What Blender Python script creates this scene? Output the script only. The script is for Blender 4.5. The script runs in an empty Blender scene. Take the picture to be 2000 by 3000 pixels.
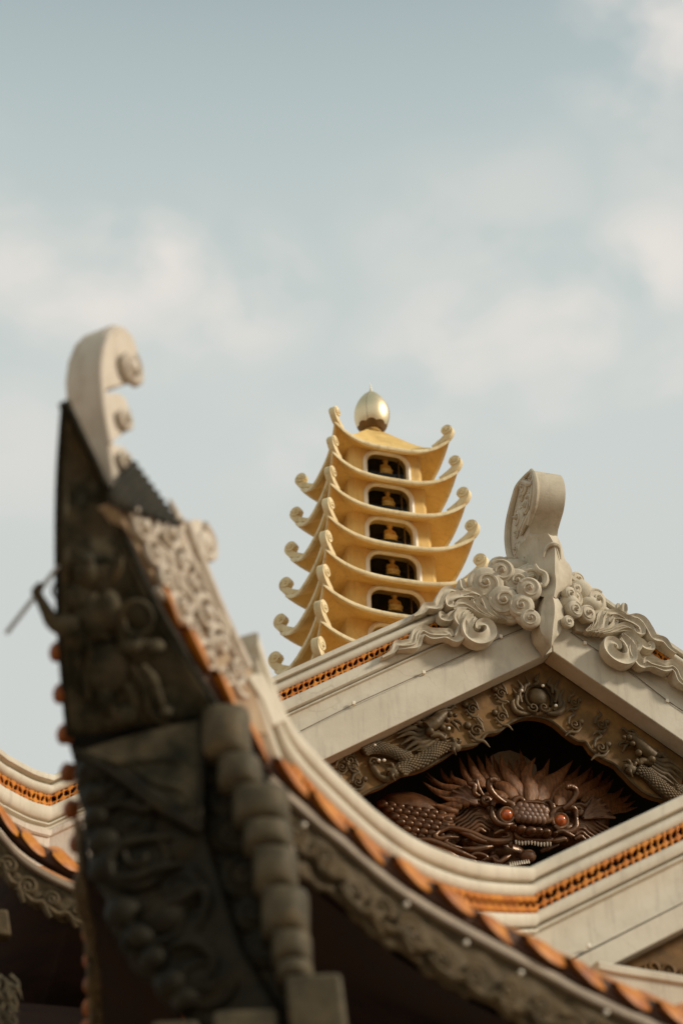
import bpy, math, random
import numpy as np
from mathutils import Vector, Matrix, noise
random.seed(7)
V = Vector
R = math.radians
PI = math.pi
S = bpy.context.scene
COL = S.collection

# ------------------------------------------------------------------ camera, sky, sun, exposure
YAW, PITCH, ROLL, FPX = R(18.0), R(34.63), R(-1.645), 5833.0
CAM = V((0, 0, 1.6))
FWD = V((math.sin(YAW)*math.cos(PITCH), math.cos(YAW)*math.cos(PITCH), math.sin(PITCH)))
_r0 = V((math.cos(YAW), -math.sin(YAW), 0))
_u0 = _r0.cross(FWD)
RGT = _r0*math.cos(ROLL) + _u0*math.sin(ROLL)
UPV = -_r0*math.sin(ROLL) + _u0*math.cos(ROLL)
cd = bpy.data.cameras.new("camera")
cam = bpy.data.objects.new("camera", cd)
COL.objects.link(cam)
cam.matrix_world = Matrix(((RGT.x, UPV.x, -FWD.x, CAM.x), (RGT.y, UPV.y, -FWD.y, CAM.y),
                           (RGT.z, UPV.z, -FWD.z, CAM.z), (0, 0, 0, 1)))
cd.sensor_fit = 'VERTICAL'
cd.sensor_height = 36.0
cd.sensor_width = 24.0
cd.lens = FPX/3000*36
cd.clip_start = 0.1
cd.clip_end = 6000
cd.dof.use_dof = True
cd.dof.focus_distance = 27.5
cd.dof.aperture_fstop = 0.6
S.camera = cam

SUN_DIR = V((0.74, -0.45, 0.52)).normalized()
W = bpy.data.worlds.new("World")
S.world = W
W.use_nodes = True
nt = W.node_tree
for n_ in list(nt.nodes):
    nt.nodes.remove(n_)
def nd(t, typ, **kw):
    n = t.nodes.new(typ)
    for k, v in kw.items():
        if k.startswith('i_'):
            n.inputs[k[2:].replace('_', ' ')].default_value = v
        else:
            setattr(n, k, v)
    return n
wo = nd(nt, 'ShaderNodeOutputWorld')
bg = nd(nt, 'ShaderNodeBackground')
sky = nd(nt, 'ShaderNodeTexSky')
sky.sky_type = 'NISHITA'
sky.sun_disc = False
sky.sun_elevation = math.asin(SUN_DIR.z)
sky.sun_rotation = math.atan2(SUN_DIR.x, SUN_DIR.y)
sky.air_density = 1.0
sky.dust_density = 3.0
sky.ozone_density = 1.0
tc = nd(nt, 'ShaderNodeTexCoord')
mp = nd(nt, 'ShaderNodeMapping')
mp.inputs['Scale'].default_value = (1.0, 1.0, 1.7)
mp.inputs['Rotation'].default_value = (0.25, 0.1, 0.4)
nt.links.new(tc.outputs['Generated'], mp.inputs['Vector'])
n1 = nd(nt, 'ShaderNodeTexNoise', i_Scale=11.0, i_Detail=8.0, i_Roughness=0.52, i_Distortion=0.25)
n2 = nd(nt, 'ShaderNodeTexNoise', i_Scale=2.2, i_Detail=2.0, i_Roughness=0.5)
nt.links.new(mp.outputs[0], n1.inputs['Vector'])
nt.links.new(mp.outputs[0], n2.inputs['Vector'])
sep = nd(nt, 'ShaderNodeSeparateXYZ')
nt.links.new(tc.outputs['Generated'], sep.inputs[0])
# thin high cloud veil: thicker towards the horizon, plus soft clumps
def mth(op, a, b=None, clamp=False):
    n = nd(nt, 'ShaderNodeMath', operation=op, use_clamp=clamp)
    for k, q in enumerate((a, b)):
        if q is None:
            continue
        if isinstance(q, (int, float)):
            n.inputs[k].default_value = q
        else:
            nt.links.new(q, n.inputs[k])
    return n.outputs[0]
zt = mth('DIVIDE', mth('SUBTRACT', sep.outputs['Z'], 0.5), 0.255, True)
veil_f = mth('SUBTRACT', 0.97, mth('MULTIPLY', mth('POWER', zt, 3.2), 0.38))
# soft cloud banks: broad lobes in fixed sky directions broken up by noise
def lobe(az, el, size, amt, stretch=1.0):
    az, el = R(az), R(el)
    c = (math.sin(az)*math.cos(el), math.cos(az)*math.cos(el), math.sin(el))
    d = nd(nt, 'ShaderNodeVectorMath', operation='SUBTRACT')
    nt.links.new(tc.outputs['Generated'], d.inputs[0])
    d.inputs[1].default_value = c
    sc = nd(nt, 'ShaderNodeVectorMath', operation='MULTIPLY')
    nt.links.new(d.outputs[0], sc.inputs[0])
    sc.inputs[1].default_value = (.72, .72, stretch*.8)
    ln = nd(nt, 'ShaderNodeVectorMath', operation='LENGTH')
    nt.links.new(sc.outputs[0], ln.inputs[0])
    f = nd(nt, 'ShaderNodeMapRange', interpolation_type='SMOOTHERSTEP')
    f.inputs['From Min'].default_value = R(size)
    f.inputs['From Max'].default_value = 0.0
    f.inputs['To Max'].default_value = amt
    nt.links.new(ln.outputs['Value'], f.inputs['Value'])
    return f.outputs[0]
lobes = None
for L_ in ((10.9, 41.7, 3.0, 1.0, 1.3), (9.2, 40.7, 3.0, .95, 1.3), (6.3, 40.5, 3.2, .9, 1.2), (14.5, 40.8, 2.6, .8, 1.), (12.3, 40.3, 3.0, .55, 1.2), (24.7, 41.2, 2.6, .5, 1.), (22.4, 39.4, 3.0, .7, 1.1), (25.0, 39.6, 2.8, .75, 1.2), (27.2, 39.8, 2.6, .85, 1.1), (30.2, 41.0, 2.4, .95, 1.), (28.8, 40.4, 2.2, .8, 1.), (25.5, 37.6, 2.6, .4, 1.), (21.0, 38.6, 2.6, .55, 1.),
           (31.6, 46.8, 3.2, .9, 1.), (29.9, 37.8, 2.2, .55, 1.), (6.7, 36.3, 3., .45, 1.), (25, 43.2, 3.2, .35, 1.2), (16.0, 37.0, 2.4, .4, .8), (5.2, 43.2, 1.6, .5, 1.), (22.2, 42.3, 3.4, .4, 1.2), (33, 43, 4, .5, 1.), (0, 41, 6, .8, 1.4), (-9, 38, 8, .8, 1.4), (42, 40, 8, .8, 1.4)):
    o_ = lobe(*L_)
    lobes = o_ if lobes is None else mth('MAXIMUM', lobes, o_)
cl = nd(nt, 'ShaderNodeMapRange', interpolation_type='SMOOTHSTEP')
cl.inputs['From Min'].default_value = 0.36
cl.inputs['From Max'].default_value = 0.62
cl.inputs['To Max'].default_value = 1.0
nt.links.new(n1.outputs['Fac'], cl.inputs['Value'])
clm = nd(nt, 'ShaderNodeMath', operation='MULTIPLY')
nt.links.new(cl.outputs[0], clm.inputs[0])
nt.links.new(lobes, clm.inputs[1])
mx1 = nd(nt, 'ShaderNodeMix', data_type='RGBA')
vc = nd(nt, 'ShaderNodeMix', data_type='RGBA')           # hazy veil (before strength 0.1)
vc.inputs[6].default_value = (6.2, 6.45, 6.22, 1)
vc.inputs[7].default_value = (5.75, 6.75, 6.5, 1)
nt.links.new(mth('POWER', zt, 1.6), vc.inputs[0])
nt.links.new(vc.outputs[2], mx1.inputs[7])
nt.links.new(veil_f, mx1.inputs[0])
nt.links.new(sky.outputs[0], mx1.inputs[6])
mx2 = nd(nt, 'ShaderNodeMix', data_type='RGBA')
mx2.inputs[7].default_value = (7.8, 7.4, 6.95, 1)      # warm lit cloud
nt.links.new(clm.outputs[0], mx2.inputs[0])
nt.links.new(mx1.outputs[2], mx2.inputs[6])
nt.links.new(mx2.outputs[2], bg.inputs[0])
bg.inputs[1].default_value = 0.1
nt.links.new(bg.outputs[0], wo.inputs[0])

sl = bpy.data.lights.new("sun", 'SUN')
sl.energy = 2.9
sl.angle = R(7)
sl.color = (1.0, 0.91, 0.78)
so = bpy.data.objects.new("sun", sl)
COL.objects.link(so)
so.rotation_euler = (-SUN_DIR).to_track_quat('-Z', 'Y').to_euler()
S.view_settings.view_transform = 'Standard'
S.view_settings.look = 'None'
S.view_settings.exposure = 0.03
S.view_settings.gamma = 1.0
S.cycles.max_bounces = 8

# ------------------------------------------------------------------ helpers
def ray(px, py):
    return FWD + RGT*((px-1000)/FPX) - UPV*((py-1500)/FPX)
def on(px, py, n, c):
    d = ray(px, py)
    return CAM + d*((c - n.dot(CAM))/n.dot(d))
def oy(px, py, y):
    return on(px, py, V((0, 1, 0)), y)
ZUP = V((0, 0, 1))

def cr(pts, n=6, closed=False):
    """Catmull-Rom through pts (Vectors)."""
    pts = [V(p) for p in pts]
    out = []
    m = len(pts)
    rng = m if closed else m-1
    for i in range(rng):
        p1, p2 = pts[i], pts[(i+1) % m]
        p0 = pts[(i-1) % m] if (closed or i > 0) else p1*2-p2
        p3 = pts[(i+2) % m] if (closed or i+2 < m) else p2*2-p1
        for k in range(n):
            t = k/n
            out.append(0.5*((2*p1)+(p2-p0)*t+(2*p0-5*p1+4*p2-p3)*t*t+(3*p1-p0-3*p2+p3)*t**3))
    if not closed:
        out.append(pts[-1])
    return out

def lerp_list(vals, n):
    o = []
    for i in range(n):
        t = i/(n-1)*(len(vals)-1)
        k = min(int(t), len(vals)-2)
        o.append(vals[k]+(vals[k+1]-vals[k])*(t-k))
    return o

def resample(pts, step):
    L = [0]
    for a, b in zip(pts, pts[1:]):
        L.append(L[-1]+(b-a).length)
    n = max(2, int(L[-1]/step)+1)
    out, k = [], 0
    for i in range(n):
        s = L[-1]*i/(n-1)
        while k < len(L)-2 and L[k+1] < s:
            k += 1
        t = (s-L[k])/max(1e-9, L[k+1]-L[k])
        out.append(pts[k].lerp(pts[k+1], t))
    return out, L[-1]

class MB:
    def __init__(self):
        self.v, self.f = [], []
    def add(self, vs, fs):
        o = len(self.v)
        self.v += [V(p) for p in vs]
        self.f += [tuple(i+o for i in f) for f in fs]
    def grid(self, rows, closev=False, capends=False):
        nr, nc = len(rows), len(rows[0])
        fs = []
        for i in range(nr-1):
            for j in range(nc if closev else nc-1):
                j2 = (j+1) % nc
                fs.append((i*nc+j, i*nc+j2, (i+1)*nc+j2, (i+1)*nc+j))
        vs = [p for r in rows for p in r]
        if capends and closev:
            fs.append(tuple(range(nc-1, -1, -1)))
            fs.append(tuple((nr-1)*nc+j for j in range(nc)))
        self.add(vs, fs)
    def prism(self, poly, ext):
        n = len(poly)
        a = [V(p) for p in poly]
        b = [p+ext for p in a]
        fs = [tuple(range(n-1, -1, -1)), tuple(range(n, 2*n))]
        for i in range(n):
            j = (i+1) % n
            fs.append((i, j, n+j, n+i))
        self.add(a+b, fs)
    def rib(self, pts, w, nrm, h=0.6, dp=1.0):
        """moulded ribbon: raised edges, sunk channel, straight back."""
        m = len(pts)
        w = lerp_list(list(w), m) if isinstance(w, (list, tuple)) else [w]*m
        cs = ((-1, -dp), (-1, .55), (-.86, .95), (-.66, .8), (-.35, .38), (0, .28), (.35, .38), (.66, .8), (.86, .95), (1, .55), (1, -dp))
        rows = []
        for i in range(m):
            t = (pts[min(i+1, m-1)]-pts[max(i-1, 0)])
            a = t.cross(nrm)
            if a.length < 1e-9:
                a = V((0, 0, 1))
            a.normalize()
            rows.append([pts[i]+a*(w[i]*x)+nrm*(w[i]*h*y if y > 0 else .09*y) for x, y in cs])
        self.grid(rows, closev=True, capends=True)
    def box(self, c, sx, sy, sz, ax=V((1, 0, 0)), ay=V((0, 1, 0)), az=V((0, 0, 1))):
        c = V(c)
        vs = [c+ax*(sx*i)+ay*(sy*j)+az*(sz*k) for i in (-.5, .5) for j in (-.5, .5) for k in (-.5, .5)]
        self.add(vs, [(0, 1, 3, 2), (4, 6, 7, 5), (0, 4, 5, 1), (2, 3, 7, 6), (0, 2, 6, 4), (1, 5, 7, 3)])
    def tube(self, pts, r, n=7, nrm=None, flat=1.0):
        """tube along pts; with nrm the cross-section is flat*r thick along nrm."""
        m = len(pts)
        if not isinstance(r, (list, tuple)):
            r = [r]*m
        elif len(r) != m:
            r = lerp_list(list(r), m)
        rows = []
        up = nrm
        for i in range(m):
            t = (pts[min(i+1, m-1)]-pts[max(i-1, 0)])
            if t.length < 1e-9:
                t = V((0, 0, 1))
            t.normalize()
            if up is None:
                up = V((0, 0, 1)) if abs(t.z) < .9 else V((1, 0, 0))
            a = t.cross(up)
            if a.length < 1e-6:
                a = t.cross(V((0.3, 0.5, 0.8)))
            a.normalize()
            b = a.cross(t).normalized()
            if nrm is None:
                up = b
            rows.append([pts[i]+a*(r[i]*math.cos(2*PI*k/n))+b*(r[i]*flat*math.sin(2*PI*k/n)) for k in range(n)])
        self.grid(rows, closev=True, capends=True)
    def lathe(self, prof, c, n=20, ax=V((1, 0, 0)), ay=V((0, 1, 0)), az=V((0, 0, 1))):
        rows = [[V(c)+ax*(r*math.cos(2*PI*k/n))+ay*(r*math.sin(2*PI*k/n))+az*z for k in range(n)] for r, z in prof]
        self.grid(rows, closev=True, capends=True)
    def ball(self, c, rx, ry, rz, ax=V((1, 0, 0)), ay=V((0, 1, 0)), az=V((0, 0, 1)), n=12, m=8):
        prof = []
        for i in range(m+1):
            t = PI*i/m
            prof.append((max(0.001, math.sin(t)), -math.cos(t)))
        rows = [[V(c)+ax*(rx*r*math.cos(2*PI*k/n))+ay*(ry*r*math.sin(2*PI*k/n))+az*(rz*z) for k in range(n)] for r, z in prof]
        self.grid(rows, closev=True, capends=True)
    def sweep(self, prof, pts, sides, cap=True):
        """closed profile [(a,b)]: a along the side vector, b straight up."""
        rows = [[p+s*a+ZUP*b for a, b in prof] for p, s in zip(pts, sides)]
        self.grid(rows, closev=True, capends=cap)
    def build(self, name, mat, parent=None, ang=40, bevel=0, solid=0, off=0, loc=None):
        o_loc = V(loc) if loc is not None else V((0, 0, 0))
        if parent is not None:
            o_loc = V(parent['_org'])
        me = bpy.data.meshes.new(name)
        me.from_pydata([tuple(p-o_loc) for p in self.v], [], self.f)
        me.validate()
        me.update()
        import bmesh as _b
        bm = _b.new()
        bm.from_mesh(me)
        _b.ops.recalc_face_normals(bm, faces=bm.faces)
        bm.to_mesh(me)
        bm.free()
        me.shade_smooth()
        me.set_sharp_from_angle(angle=R(ang))
        me.materials.append(mat)
        ob = bpy.data.objects.new(name, me)
        COL.objects.link(ob)
        if parent is not None:
            ob.parent = parent
        else:
            ob.location = o_loc
        ob['_org'] = tuple(o_loc)
        if solid:
            md = ob.modifiers.new('s', 'SOLIDIFY')
            md.thickness = solid
            md.offset = off
        if bevel:
            md = ob.modifiers.new('b', 'BEVEL')
            md.width = bevel
            md.segments = 2
            md.limit_method = 'ANGLE'
            md.angle_limit = R(35)
            md.harden_normals = False
        return ob

def empty(name, loc, label, cat, group=None):
    o = bpy.data.objects.new(name, None)
    COL.objects.link(o)
    o.location = loc
    o.empty_display_size = 0.3
    o['_org'] = tuple(loc)
    o['label'] = label
    o['category'] = cat
    if group:
        o['group'] = group
    return o

def spiral(m, c, ex, ey, en, r, turns=1.6, tr=None, rise=0.0, start=0.0, hand=1, n=30, r_in=0.12):
    tr = tr or r*0.17
    pts, rad = [], []
    for i in range(n+1):
        t = i/n
        rr = r*(1-t)*(1-r_in)+r*r_in
        a = start+hand*2*PI*turns*t
        pts.append(c+ex*(rr*math.cos(a))+ey*(rr*math.sin(a))+en*(rise*t))
        rad.append(tr*(1-0.45*t))
    m.tube(pts, rad, n=6)

def cloudball(m, c, ex, ey, en, r, hand=1, start=0.0, deep=0.5):
    """domed cloud scroll: squat dome, raised spiral lip and a pointed centre."""
    m.lathe([(r*0.9, -deep*r), (r, -0.1*r), (r*0.96, 0.1*r), (r*0.80, 0.2*r), (r*0.5, 0.24*r), (r*0.25, 0.26*r), (0.003, 0.27*r)],
            c, 22, ex, ey, en)
    spiral(m, c+en*(0.14*r), ex, ey, en, r*0.86, 1.55, r*0.13, r*0.22, start, hand, 34, 0.16)
    m.lathe([(r*0.2, 0.2*r), (r*0.16, 0.42*r), (r*0.09, 0.62*r), (0.002, 0.72*r)], c, 8, ex, ey, en)

# ------------------------------------------------------------------ materials
def mat(name, c1, c2, rough=0.8, scale=3.0, metal=0.0, bump=0.15, bscale=30.0, stain=None, stain_amt=0.35, spec=0.5, detail=6.0, coat=0.0, streak=None, sstr=(1, 1, 1), tint=(1, 1, 1)):
    m = bpy.data.materials.new(name)
    m.use_nodes = True
    t = m.node_tree
    p = t.nodes['Principled BSDF']
    p.inputs['Roughness'].default_value = rough
    p.inputs['Metallic'].default_value = metal
    p.inputs['Specular IOR Level'].default_value = spec
    p.inputs['Coat Weight'].default_value = coat
    p.inputs['Specular Tint'].default_value = (*tint, 1)
    p.inputs['Coat Tint'].default_value = (*tint, 1)
    tc = nd(t, 'ShaderNodeTexCoord')
    mp = nd(t, 'ShaderNodeMapping')
    mp.inputs['Scale'].default_value = sstr
    t.links.new(tc.outputs['Object'], mp.inputs[0])
    a = nd(t, 'ShaderNodeTexNoise', i_Scale=scale, i_Detail=detail, i_Roughness=0.62)
    t.links.new(mp.outputs[0], a.inputs['Vector'])
    r = nd(t, 'ShaderNodeMapRange', interpolation_type='SMOOTHSTEP')
    r.inputs['From Min'].default_value = 0.34
    r.inputs['From Max'].default_value = 0.66
    t.links.new(a.outputs['Fac'], r.inputs[0])
    mx = nd(t, 'ShaderNodeMix', data_type='RGBA')
    mx.inputs[6].default_value = (*c1, 1)
    mx.inputs[7].default_value = (*c2, 1)
    t.links.new(r.outputs[0], mx.inputs[0])
    col = mx.outputs[2]
    if stain:
        b = nd(t, 'ShaderNodeTexNoise', i_Scale=scale*0.45, i_Detail=8.0, i_Roughness=0.7, i_Distortion=0.6)
        t.links.new(tc.outputs['Object'], b.inputs['Vector'])
        rb = nd(t, 'ShaderNodeMapRange', interpolation_type='SMOOTHSTEP')
        rb.inputs['From Min'].default_value = 0.52
        rb.inputs['From Max'].default_value = 0.72
        rb.inputs['To Max'].default_value = stain_amt
        t.links.new(b.outputs['Fac'], rb.inputs[0])
        m2 = nd(t, 'ShaderNodeMix', data_type='RGBA')
        m2.inputs[7].default_value = (*stain, 1)
        t.links.new(rb.outputs[0], m2.inputs[0])
        t.links.new(col, m2.inputs[6])
        col = m2.outputs[2]
    if streak:
        ms = nd(t, 'ShaderNodeMapping')
        ms.inputs['Scale'].default_value = (7.0, 7.0, 0.7)
        t.links.new(tc.outputs['Object'], ms.inputs[0])
        b = nd(t, 'ShaderNodeTexNoise', i_Scale=1.6, i_Detail=6.0, i_Roughness=0.65)
        t.links.new(ms.outputs[0], b.inputs['Vector'])
        rb = nd(t, 'ShaderNodeMapRange', interpolation_type='SMOOTHSTEP')
        rb.inputs['From Min'].default_value = 0.50
        rb.inputs['From Max'].default_value = 0.74
        rb.inputs['To Max'].default_value = streak
        t.links.new(b.outputs['Fac'], rb.inputs[0])
        m2 = nd(t, 'ShaderNodeMix', data_type='RGBA')
        m2.inputs[7].default_value = (stain[0]*.8, stain[1]*.8, stain[2]*.8, 1)
        t.links.new(rb.outputs[0], m2.inputs[0])
        t.links.new(col, m2.inputs[6])
        # cracks
        wv = nd(t, 'ShaderNodeTexNoise', i_Scale=2.2, i_Detail=4.0)
        t.links.new(tc.outputs['Object'], wv.inputs['Vector'])
        av = nd(t, 'ShaderNodeVectorMath', operation='MULTIPLY_ADD')
        t.links.new(wv.outputs['Color'], av.inputs[0])
        av.inputs[1].default_value = (.5, .5, .5)
        t.links.new(tc.outputs['Object'], av.inputs[2])
        vo = nd(t, 'ShaderNodeTexVoronoi', feature='DISTANCE_TO_EDGE', i_Scale=0.85)
        t.links.new(av.outputs[0], vo.inputs['Vector'])
        rc = nd(t, 'ShaderNodeMapRange')
        rc.inputs['From Min'].default_value = 0.0
        rc.inputs['From Max'].default_value = 0.010
        rc.inputs['To Min'].default_value = 0.22
        rc.inputs['To Max'].default_value = 0.0
        t.links.new(vo.outputs['Distance'], rc.inputs[0])
        gk = nd(t, 'ShaderNodeTexNoise', i_Scale=0.9, i_Detail=1.0)
        t.links.new(tc.outputs['Object'], gk.inputs['Vector'])
        gr_ = nd(t, 'ShaderNodeMapRange')
        gr_.inputs['From Min'].default_value = 0.50
        gr_.inputs['From Max'].default_value = 0.62
        t.links.new(gk.outputs['Fac'], gr_.inputs[0])
        mm = nd(t, 'ShaderNodeMath', operation='MULTIPLY')
        t.links.new(rc.outputs[0], mm.inputs[0])
        t.links.new(gr_.outputs[0], mm.inputs[1])
        m3 = nd(t, 'ShaderNodeMix', data_type='RGBA')
        m3.inputs[7].default_value = (.16, .12, .08, 1)
        t.links.new(mm.outputs[0], m3.inputs[0])
        t.links.new(m2.outputs[2], m3.inputs[6])
        col = m3.outputs[2]
    t.links.new(col, p.inputs['Base Color'])
    if bump:
        nb = nd(t, 'ShaderNodeTexNoise', i_Scale=bscale, i_Detail=5.0, i_Roughness=0.6)
        t.links.new(mp.outputs[0], nb.inputs['Vector'])
        bp = nd(t, 'ShaderNodeBump', i_Strength=bump, i_Distance=0.02)
        t.links.new(nb.outputs['Fac'], bp.inputs['Height'])
        t.links.new(bp.outputs[0], p.inputs['Normal'])
        ra = nd(t, 'ShaderNodeMapRange')
        ra.inputs['To Min'].default_value = max(0.02, rough-0.1)
        ra.inputs['To Max'].default_value = min(1, rough+0.1)
        t.links.new(nb.outputs['Fac'], ra.inputs[0])
        t.links.new(ra.outputs[0], p.inputs['Roughness'])
    return m

M_CONC = mat('concrete', (0.61, 0.545, 0.42), (0.53, 0.465, 0.35), 0.72, 1.6, bump=0.12, bscale=22, stain=(0.30, 0.25, 0.19), stain_amt=0.4, spec=0.3, streak=.3)
M_CARV = mat('carved_stone', (0.57, 0.495, 0.37), (0.47, 0.40, 0.29), 0.75, 3.2, bump=0.2, bscale=26, stain=(0.24, 0.185, 0.12), stain_amt=0.5, spec=0.3, streak=.35)
M_SLAB = mat('stained_stone', (0.40, 0.29, 0.18), (0.30, 0.20, 0.115), 0.8, 4, bump=0.3, stain=(0.2, 0.11, 0.05), spec=0.3)
M_PALE = mat('pale_stone', (0.60, 0.52, 0.42), (0.52, 0.44, 0.34), 0.75, 3, bump=0.2, stain=(0.33, 0.22, 0.12), spec=0.3, streak=.5)
M_GOLD = mat('ochre_plaster', (0.79, 0.535, 0.19), (0.70, 0.45, 0.14), 0.62, 2.6, bump=0.18, bscale=40, stain=(0.42, 0.25, 0.075), stain_amt=0.5, spec=0.3, streak=.35)
M_GOLDP = mat('pale_ochre_plaster', (0.82, 0.68, 0.41), (0.72, 0.56, 0.30), 0.65, 3.5, bump=0.25, bscale=40, stain=(0.40, 0.28, 0.12), stain_amt=0.55, spec=0.3, streak=.5)
M_WHITE = mat('white_trim', (0.86, 0.80, 0.68), (0.76, 0.69, 0.56), 0.6, 4, bump=0.1, stain=(0.4, 0.32, 0.22))
M_METAL = mat('gold_metal', (0.86, 0.70, 0.45), (0.78, 0.61, 0.36), 0.40, 2, metal=1.0, bump=0.02)
M_STAT = mat('gilded_bronze', (0.92, 0.55, 0.14), (0.80, 0.42, 0.08), 0.30, 8, metal=0.25, bump=0.05)
M_ORNG = mat('glazed_orange_tile', (0.56, 0.20, 0.016), (0.36, 0.10, 0.008), 0.40, 5, bump=0.3, stain=(0.14, 0.04, 0.012), stain_amt=0.85, spec=0.35)
M_ORND = mat('shaded_orange_tile', (0.30, 0.085, 0.012), (0.17, 0.045, 0.008), 0.5, 5, bump=0.3, stain=(0.08, 0.025, 0.01), stain_amt=0.7, spec=0.25)  # darker copy of the orange tile: shade of the left eave in the colour
M_FRET = mat('orange_vent_tile', (0.62, 0.225, 0.022), (0.46, 0.135, 0.012), 0.55, 5, bump=0.12, stain=(0.40, 0.14, 0.04), stain_amt=0.5, spec=0.25)
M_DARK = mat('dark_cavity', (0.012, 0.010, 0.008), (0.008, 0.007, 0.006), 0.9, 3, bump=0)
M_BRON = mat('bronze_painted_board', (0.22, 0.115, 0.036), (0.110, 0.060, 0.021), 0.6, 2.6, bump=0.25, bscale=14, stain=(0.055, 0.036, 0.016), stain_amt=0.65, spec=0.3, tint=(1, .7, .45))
M_BREL = mat('bronze_relief', (0.100, 0.064, 0.028), (0.052, 0.036, 0.018), 0.5, 6, bump=0.2, bscale=30, stain=(0.15, 0.085, 0.032), stain_amt=0.5, spec=0.35, tint=(1, .75, .5))
M_WOOD = mat('polished_carved_wood', (0.105, 0.040, 0.014), (0.048, 0.018, 0.007), 0.30, 5, bump=0.22, bscale=24, spec=0.75, tint=(1, .66, .42))
M_MANE = mat('carved_wood_mane', (0.22, 0.082, 0.026), (0.085, 0.031, 0.011), 0.42, 7, bump=0.45, bscale=26, spec=0.5, tint=(1, .72, .5), sstr=(5, 5, 1))
M_EAR = mat('carved_wood_ear', (0.20, 0.095, 0.045), (0.13, 0.06, 0.028), 0.45, 6, bump=0.15, spec=0.4)
M_EYE = mat('glossy_orange_eye', (0.58, 0.13, 0.022), (0.44, 0.08, 0.012), 0.14, 8, bump=0, coat=0.6)
M_EYER = mat('brown_eye_ring', (0.28, 0.16, 0.08), (0.20, 0.10, 0.05), 0.4, 9, bump=0.1)
M_TOOTH = mat('ivory_tooth', (0.55, 0.46, 0.34), (0.45, 0.36, 0.25), 0.35, 9, bump=0)
M_OLD = mat('weathered_dark_bronze', (0.085, 0.067, 0.040), (0.018, 0.018, 0.012), 0.65, 4, bump=0.6, bscale=16, stain=(0.15, 0.10, 0.048), stain_amt=0.6, spec=0.12, tint=(1, .85, .6))  # weathered tone; the lighter stain also puts lit bits of relief into the colour
M_BRKT = mat('blackened_carved_wood', (0.015, 0.0125, 0.0075), (0.0055, 0.0055, 0.004), 0.6, 5, bump=0.5, bscale=14, stain=(0.055, 0.032, 0.011), stain_amt=0.5, spec=0.22, tint=(1, .85, .6))
M_LOBE = mat('lit_bracket_edge', (0.10, 0.078, 0.046), (0.055, 0.046, 0.030), 0.6, 6, bump=0.5, bscale=14, stain=(0.17, 0.11, 0.05), stain_amt=0.55, spec=0.2, tint=(1, .85, .6))  # paler than the bracket wood: light on the lobes is put into the colour
M_FASC = mat('grey_bronze_fascia', (0.100, 0.070, 0.036), (0.054, 0.039, 0.021), 0.6, 7, bump=0.6, bscale=13, stain=(0.14, 0.095, 0.045), stain_amt=0.5, spec=0.22, tint=(1, .8, .55))
M_TRIM = mat('tan_trim', (0.30, 0.22, 0.14), (0.22, 0.16, 0.10), 0.6, 5, bump=0.15)
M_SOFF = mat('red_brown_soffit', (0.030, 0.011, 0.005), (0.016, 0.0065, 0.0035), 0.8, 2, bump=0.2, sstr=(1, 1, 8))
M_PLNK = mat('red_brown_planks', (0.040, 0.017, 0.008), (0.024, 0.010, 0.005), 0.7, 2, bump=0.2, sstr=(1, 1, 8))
M_CLAY = mat('dark_clay_bed', (0.10, 0.038, 0.014), (0.06, 0.024, 0.010), 0.8, 6, bump=0.4)
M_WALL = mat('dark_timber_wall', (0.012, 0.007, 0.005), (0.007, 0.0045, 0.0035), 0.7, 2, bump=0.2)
M_FLASH = mat('dark_brown_corrugated', (0.032, 0.025, 0.013), (0.020, 0.017, 0.010), 0.7, 5, bump=0.2, spec=0.15)
M_BULB = mat('white_bulb', (0.82, 0.74, 0.60), (0.76, 0.67, 0.52), 0.3, 5, bump=0)
M_WIRE = mat('brown_wire', (0.16, 0.11, 0.07), (0.12, 0.08, 0.05), 0.6, 5, bump=0)
M_STEEL = mat('grey_rod', (0.42, 0.41, 0.38), (0.35, 0.34, 0.31), 0.4, 5, metal=0.3, bump=0)
M_GROUND = mat('paving', (0.36, 0.27, 0.19), (0.30, 0.22, 0.15), 0.85, 0.6, bump=0.2, bscale=6)
M_GLASS = bpy.data.materials.new('window_glass')
M_GLASS.use_nodes = True
_t = M_GLASS.node_tree
_p = _t.nodes['Principled BSDF']
_t.nodes.remove(_p)
_tr = nd(_t, 'ShaderNodeBsdfTransparent')
_tr.inputs[0].default_value = (0.93, 0.94, 0.92, 1)
_gl = nd(_t, 'ShaderNodeBsdfGlossy', i_Roughness=0.02)
_fr = nd(_t, 'ShaderNodeFresnel', i_IOR=1.25)
_mx = nd(_t, 'ShaderNodeMixShader')
_t.links.new(_fr.outputs[0], _mx.inputs[0])
_t.links.new(_tr.outputs[0], _mx.inputs[1])
_t.links.new(_gl.outputs[0], _mx.inputs[2])
_t.links.new(_mx.outputs[0], _t.nodes['Material Output'].inputs[0])

# ------------------------------------------------------------------ ground
g = MB()
g.grid([[V((x, y, 0)) for x in (-2500, -60, 60, 2500)] for y in (-2500, -60, 80, 2500)])
gr = g.build('ground', M_GROUND)
gr['kind'] = 'structure'

# ------------------------------------------------------------------ pagoda
TX, TY = 9.40, 27.0
tower = empty('pagoda_tower', (TX, TY, 0), 'golden stepped pagoda with curled eave corners and an egg finial, rising behind the gable', 'pagoda')

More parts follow.
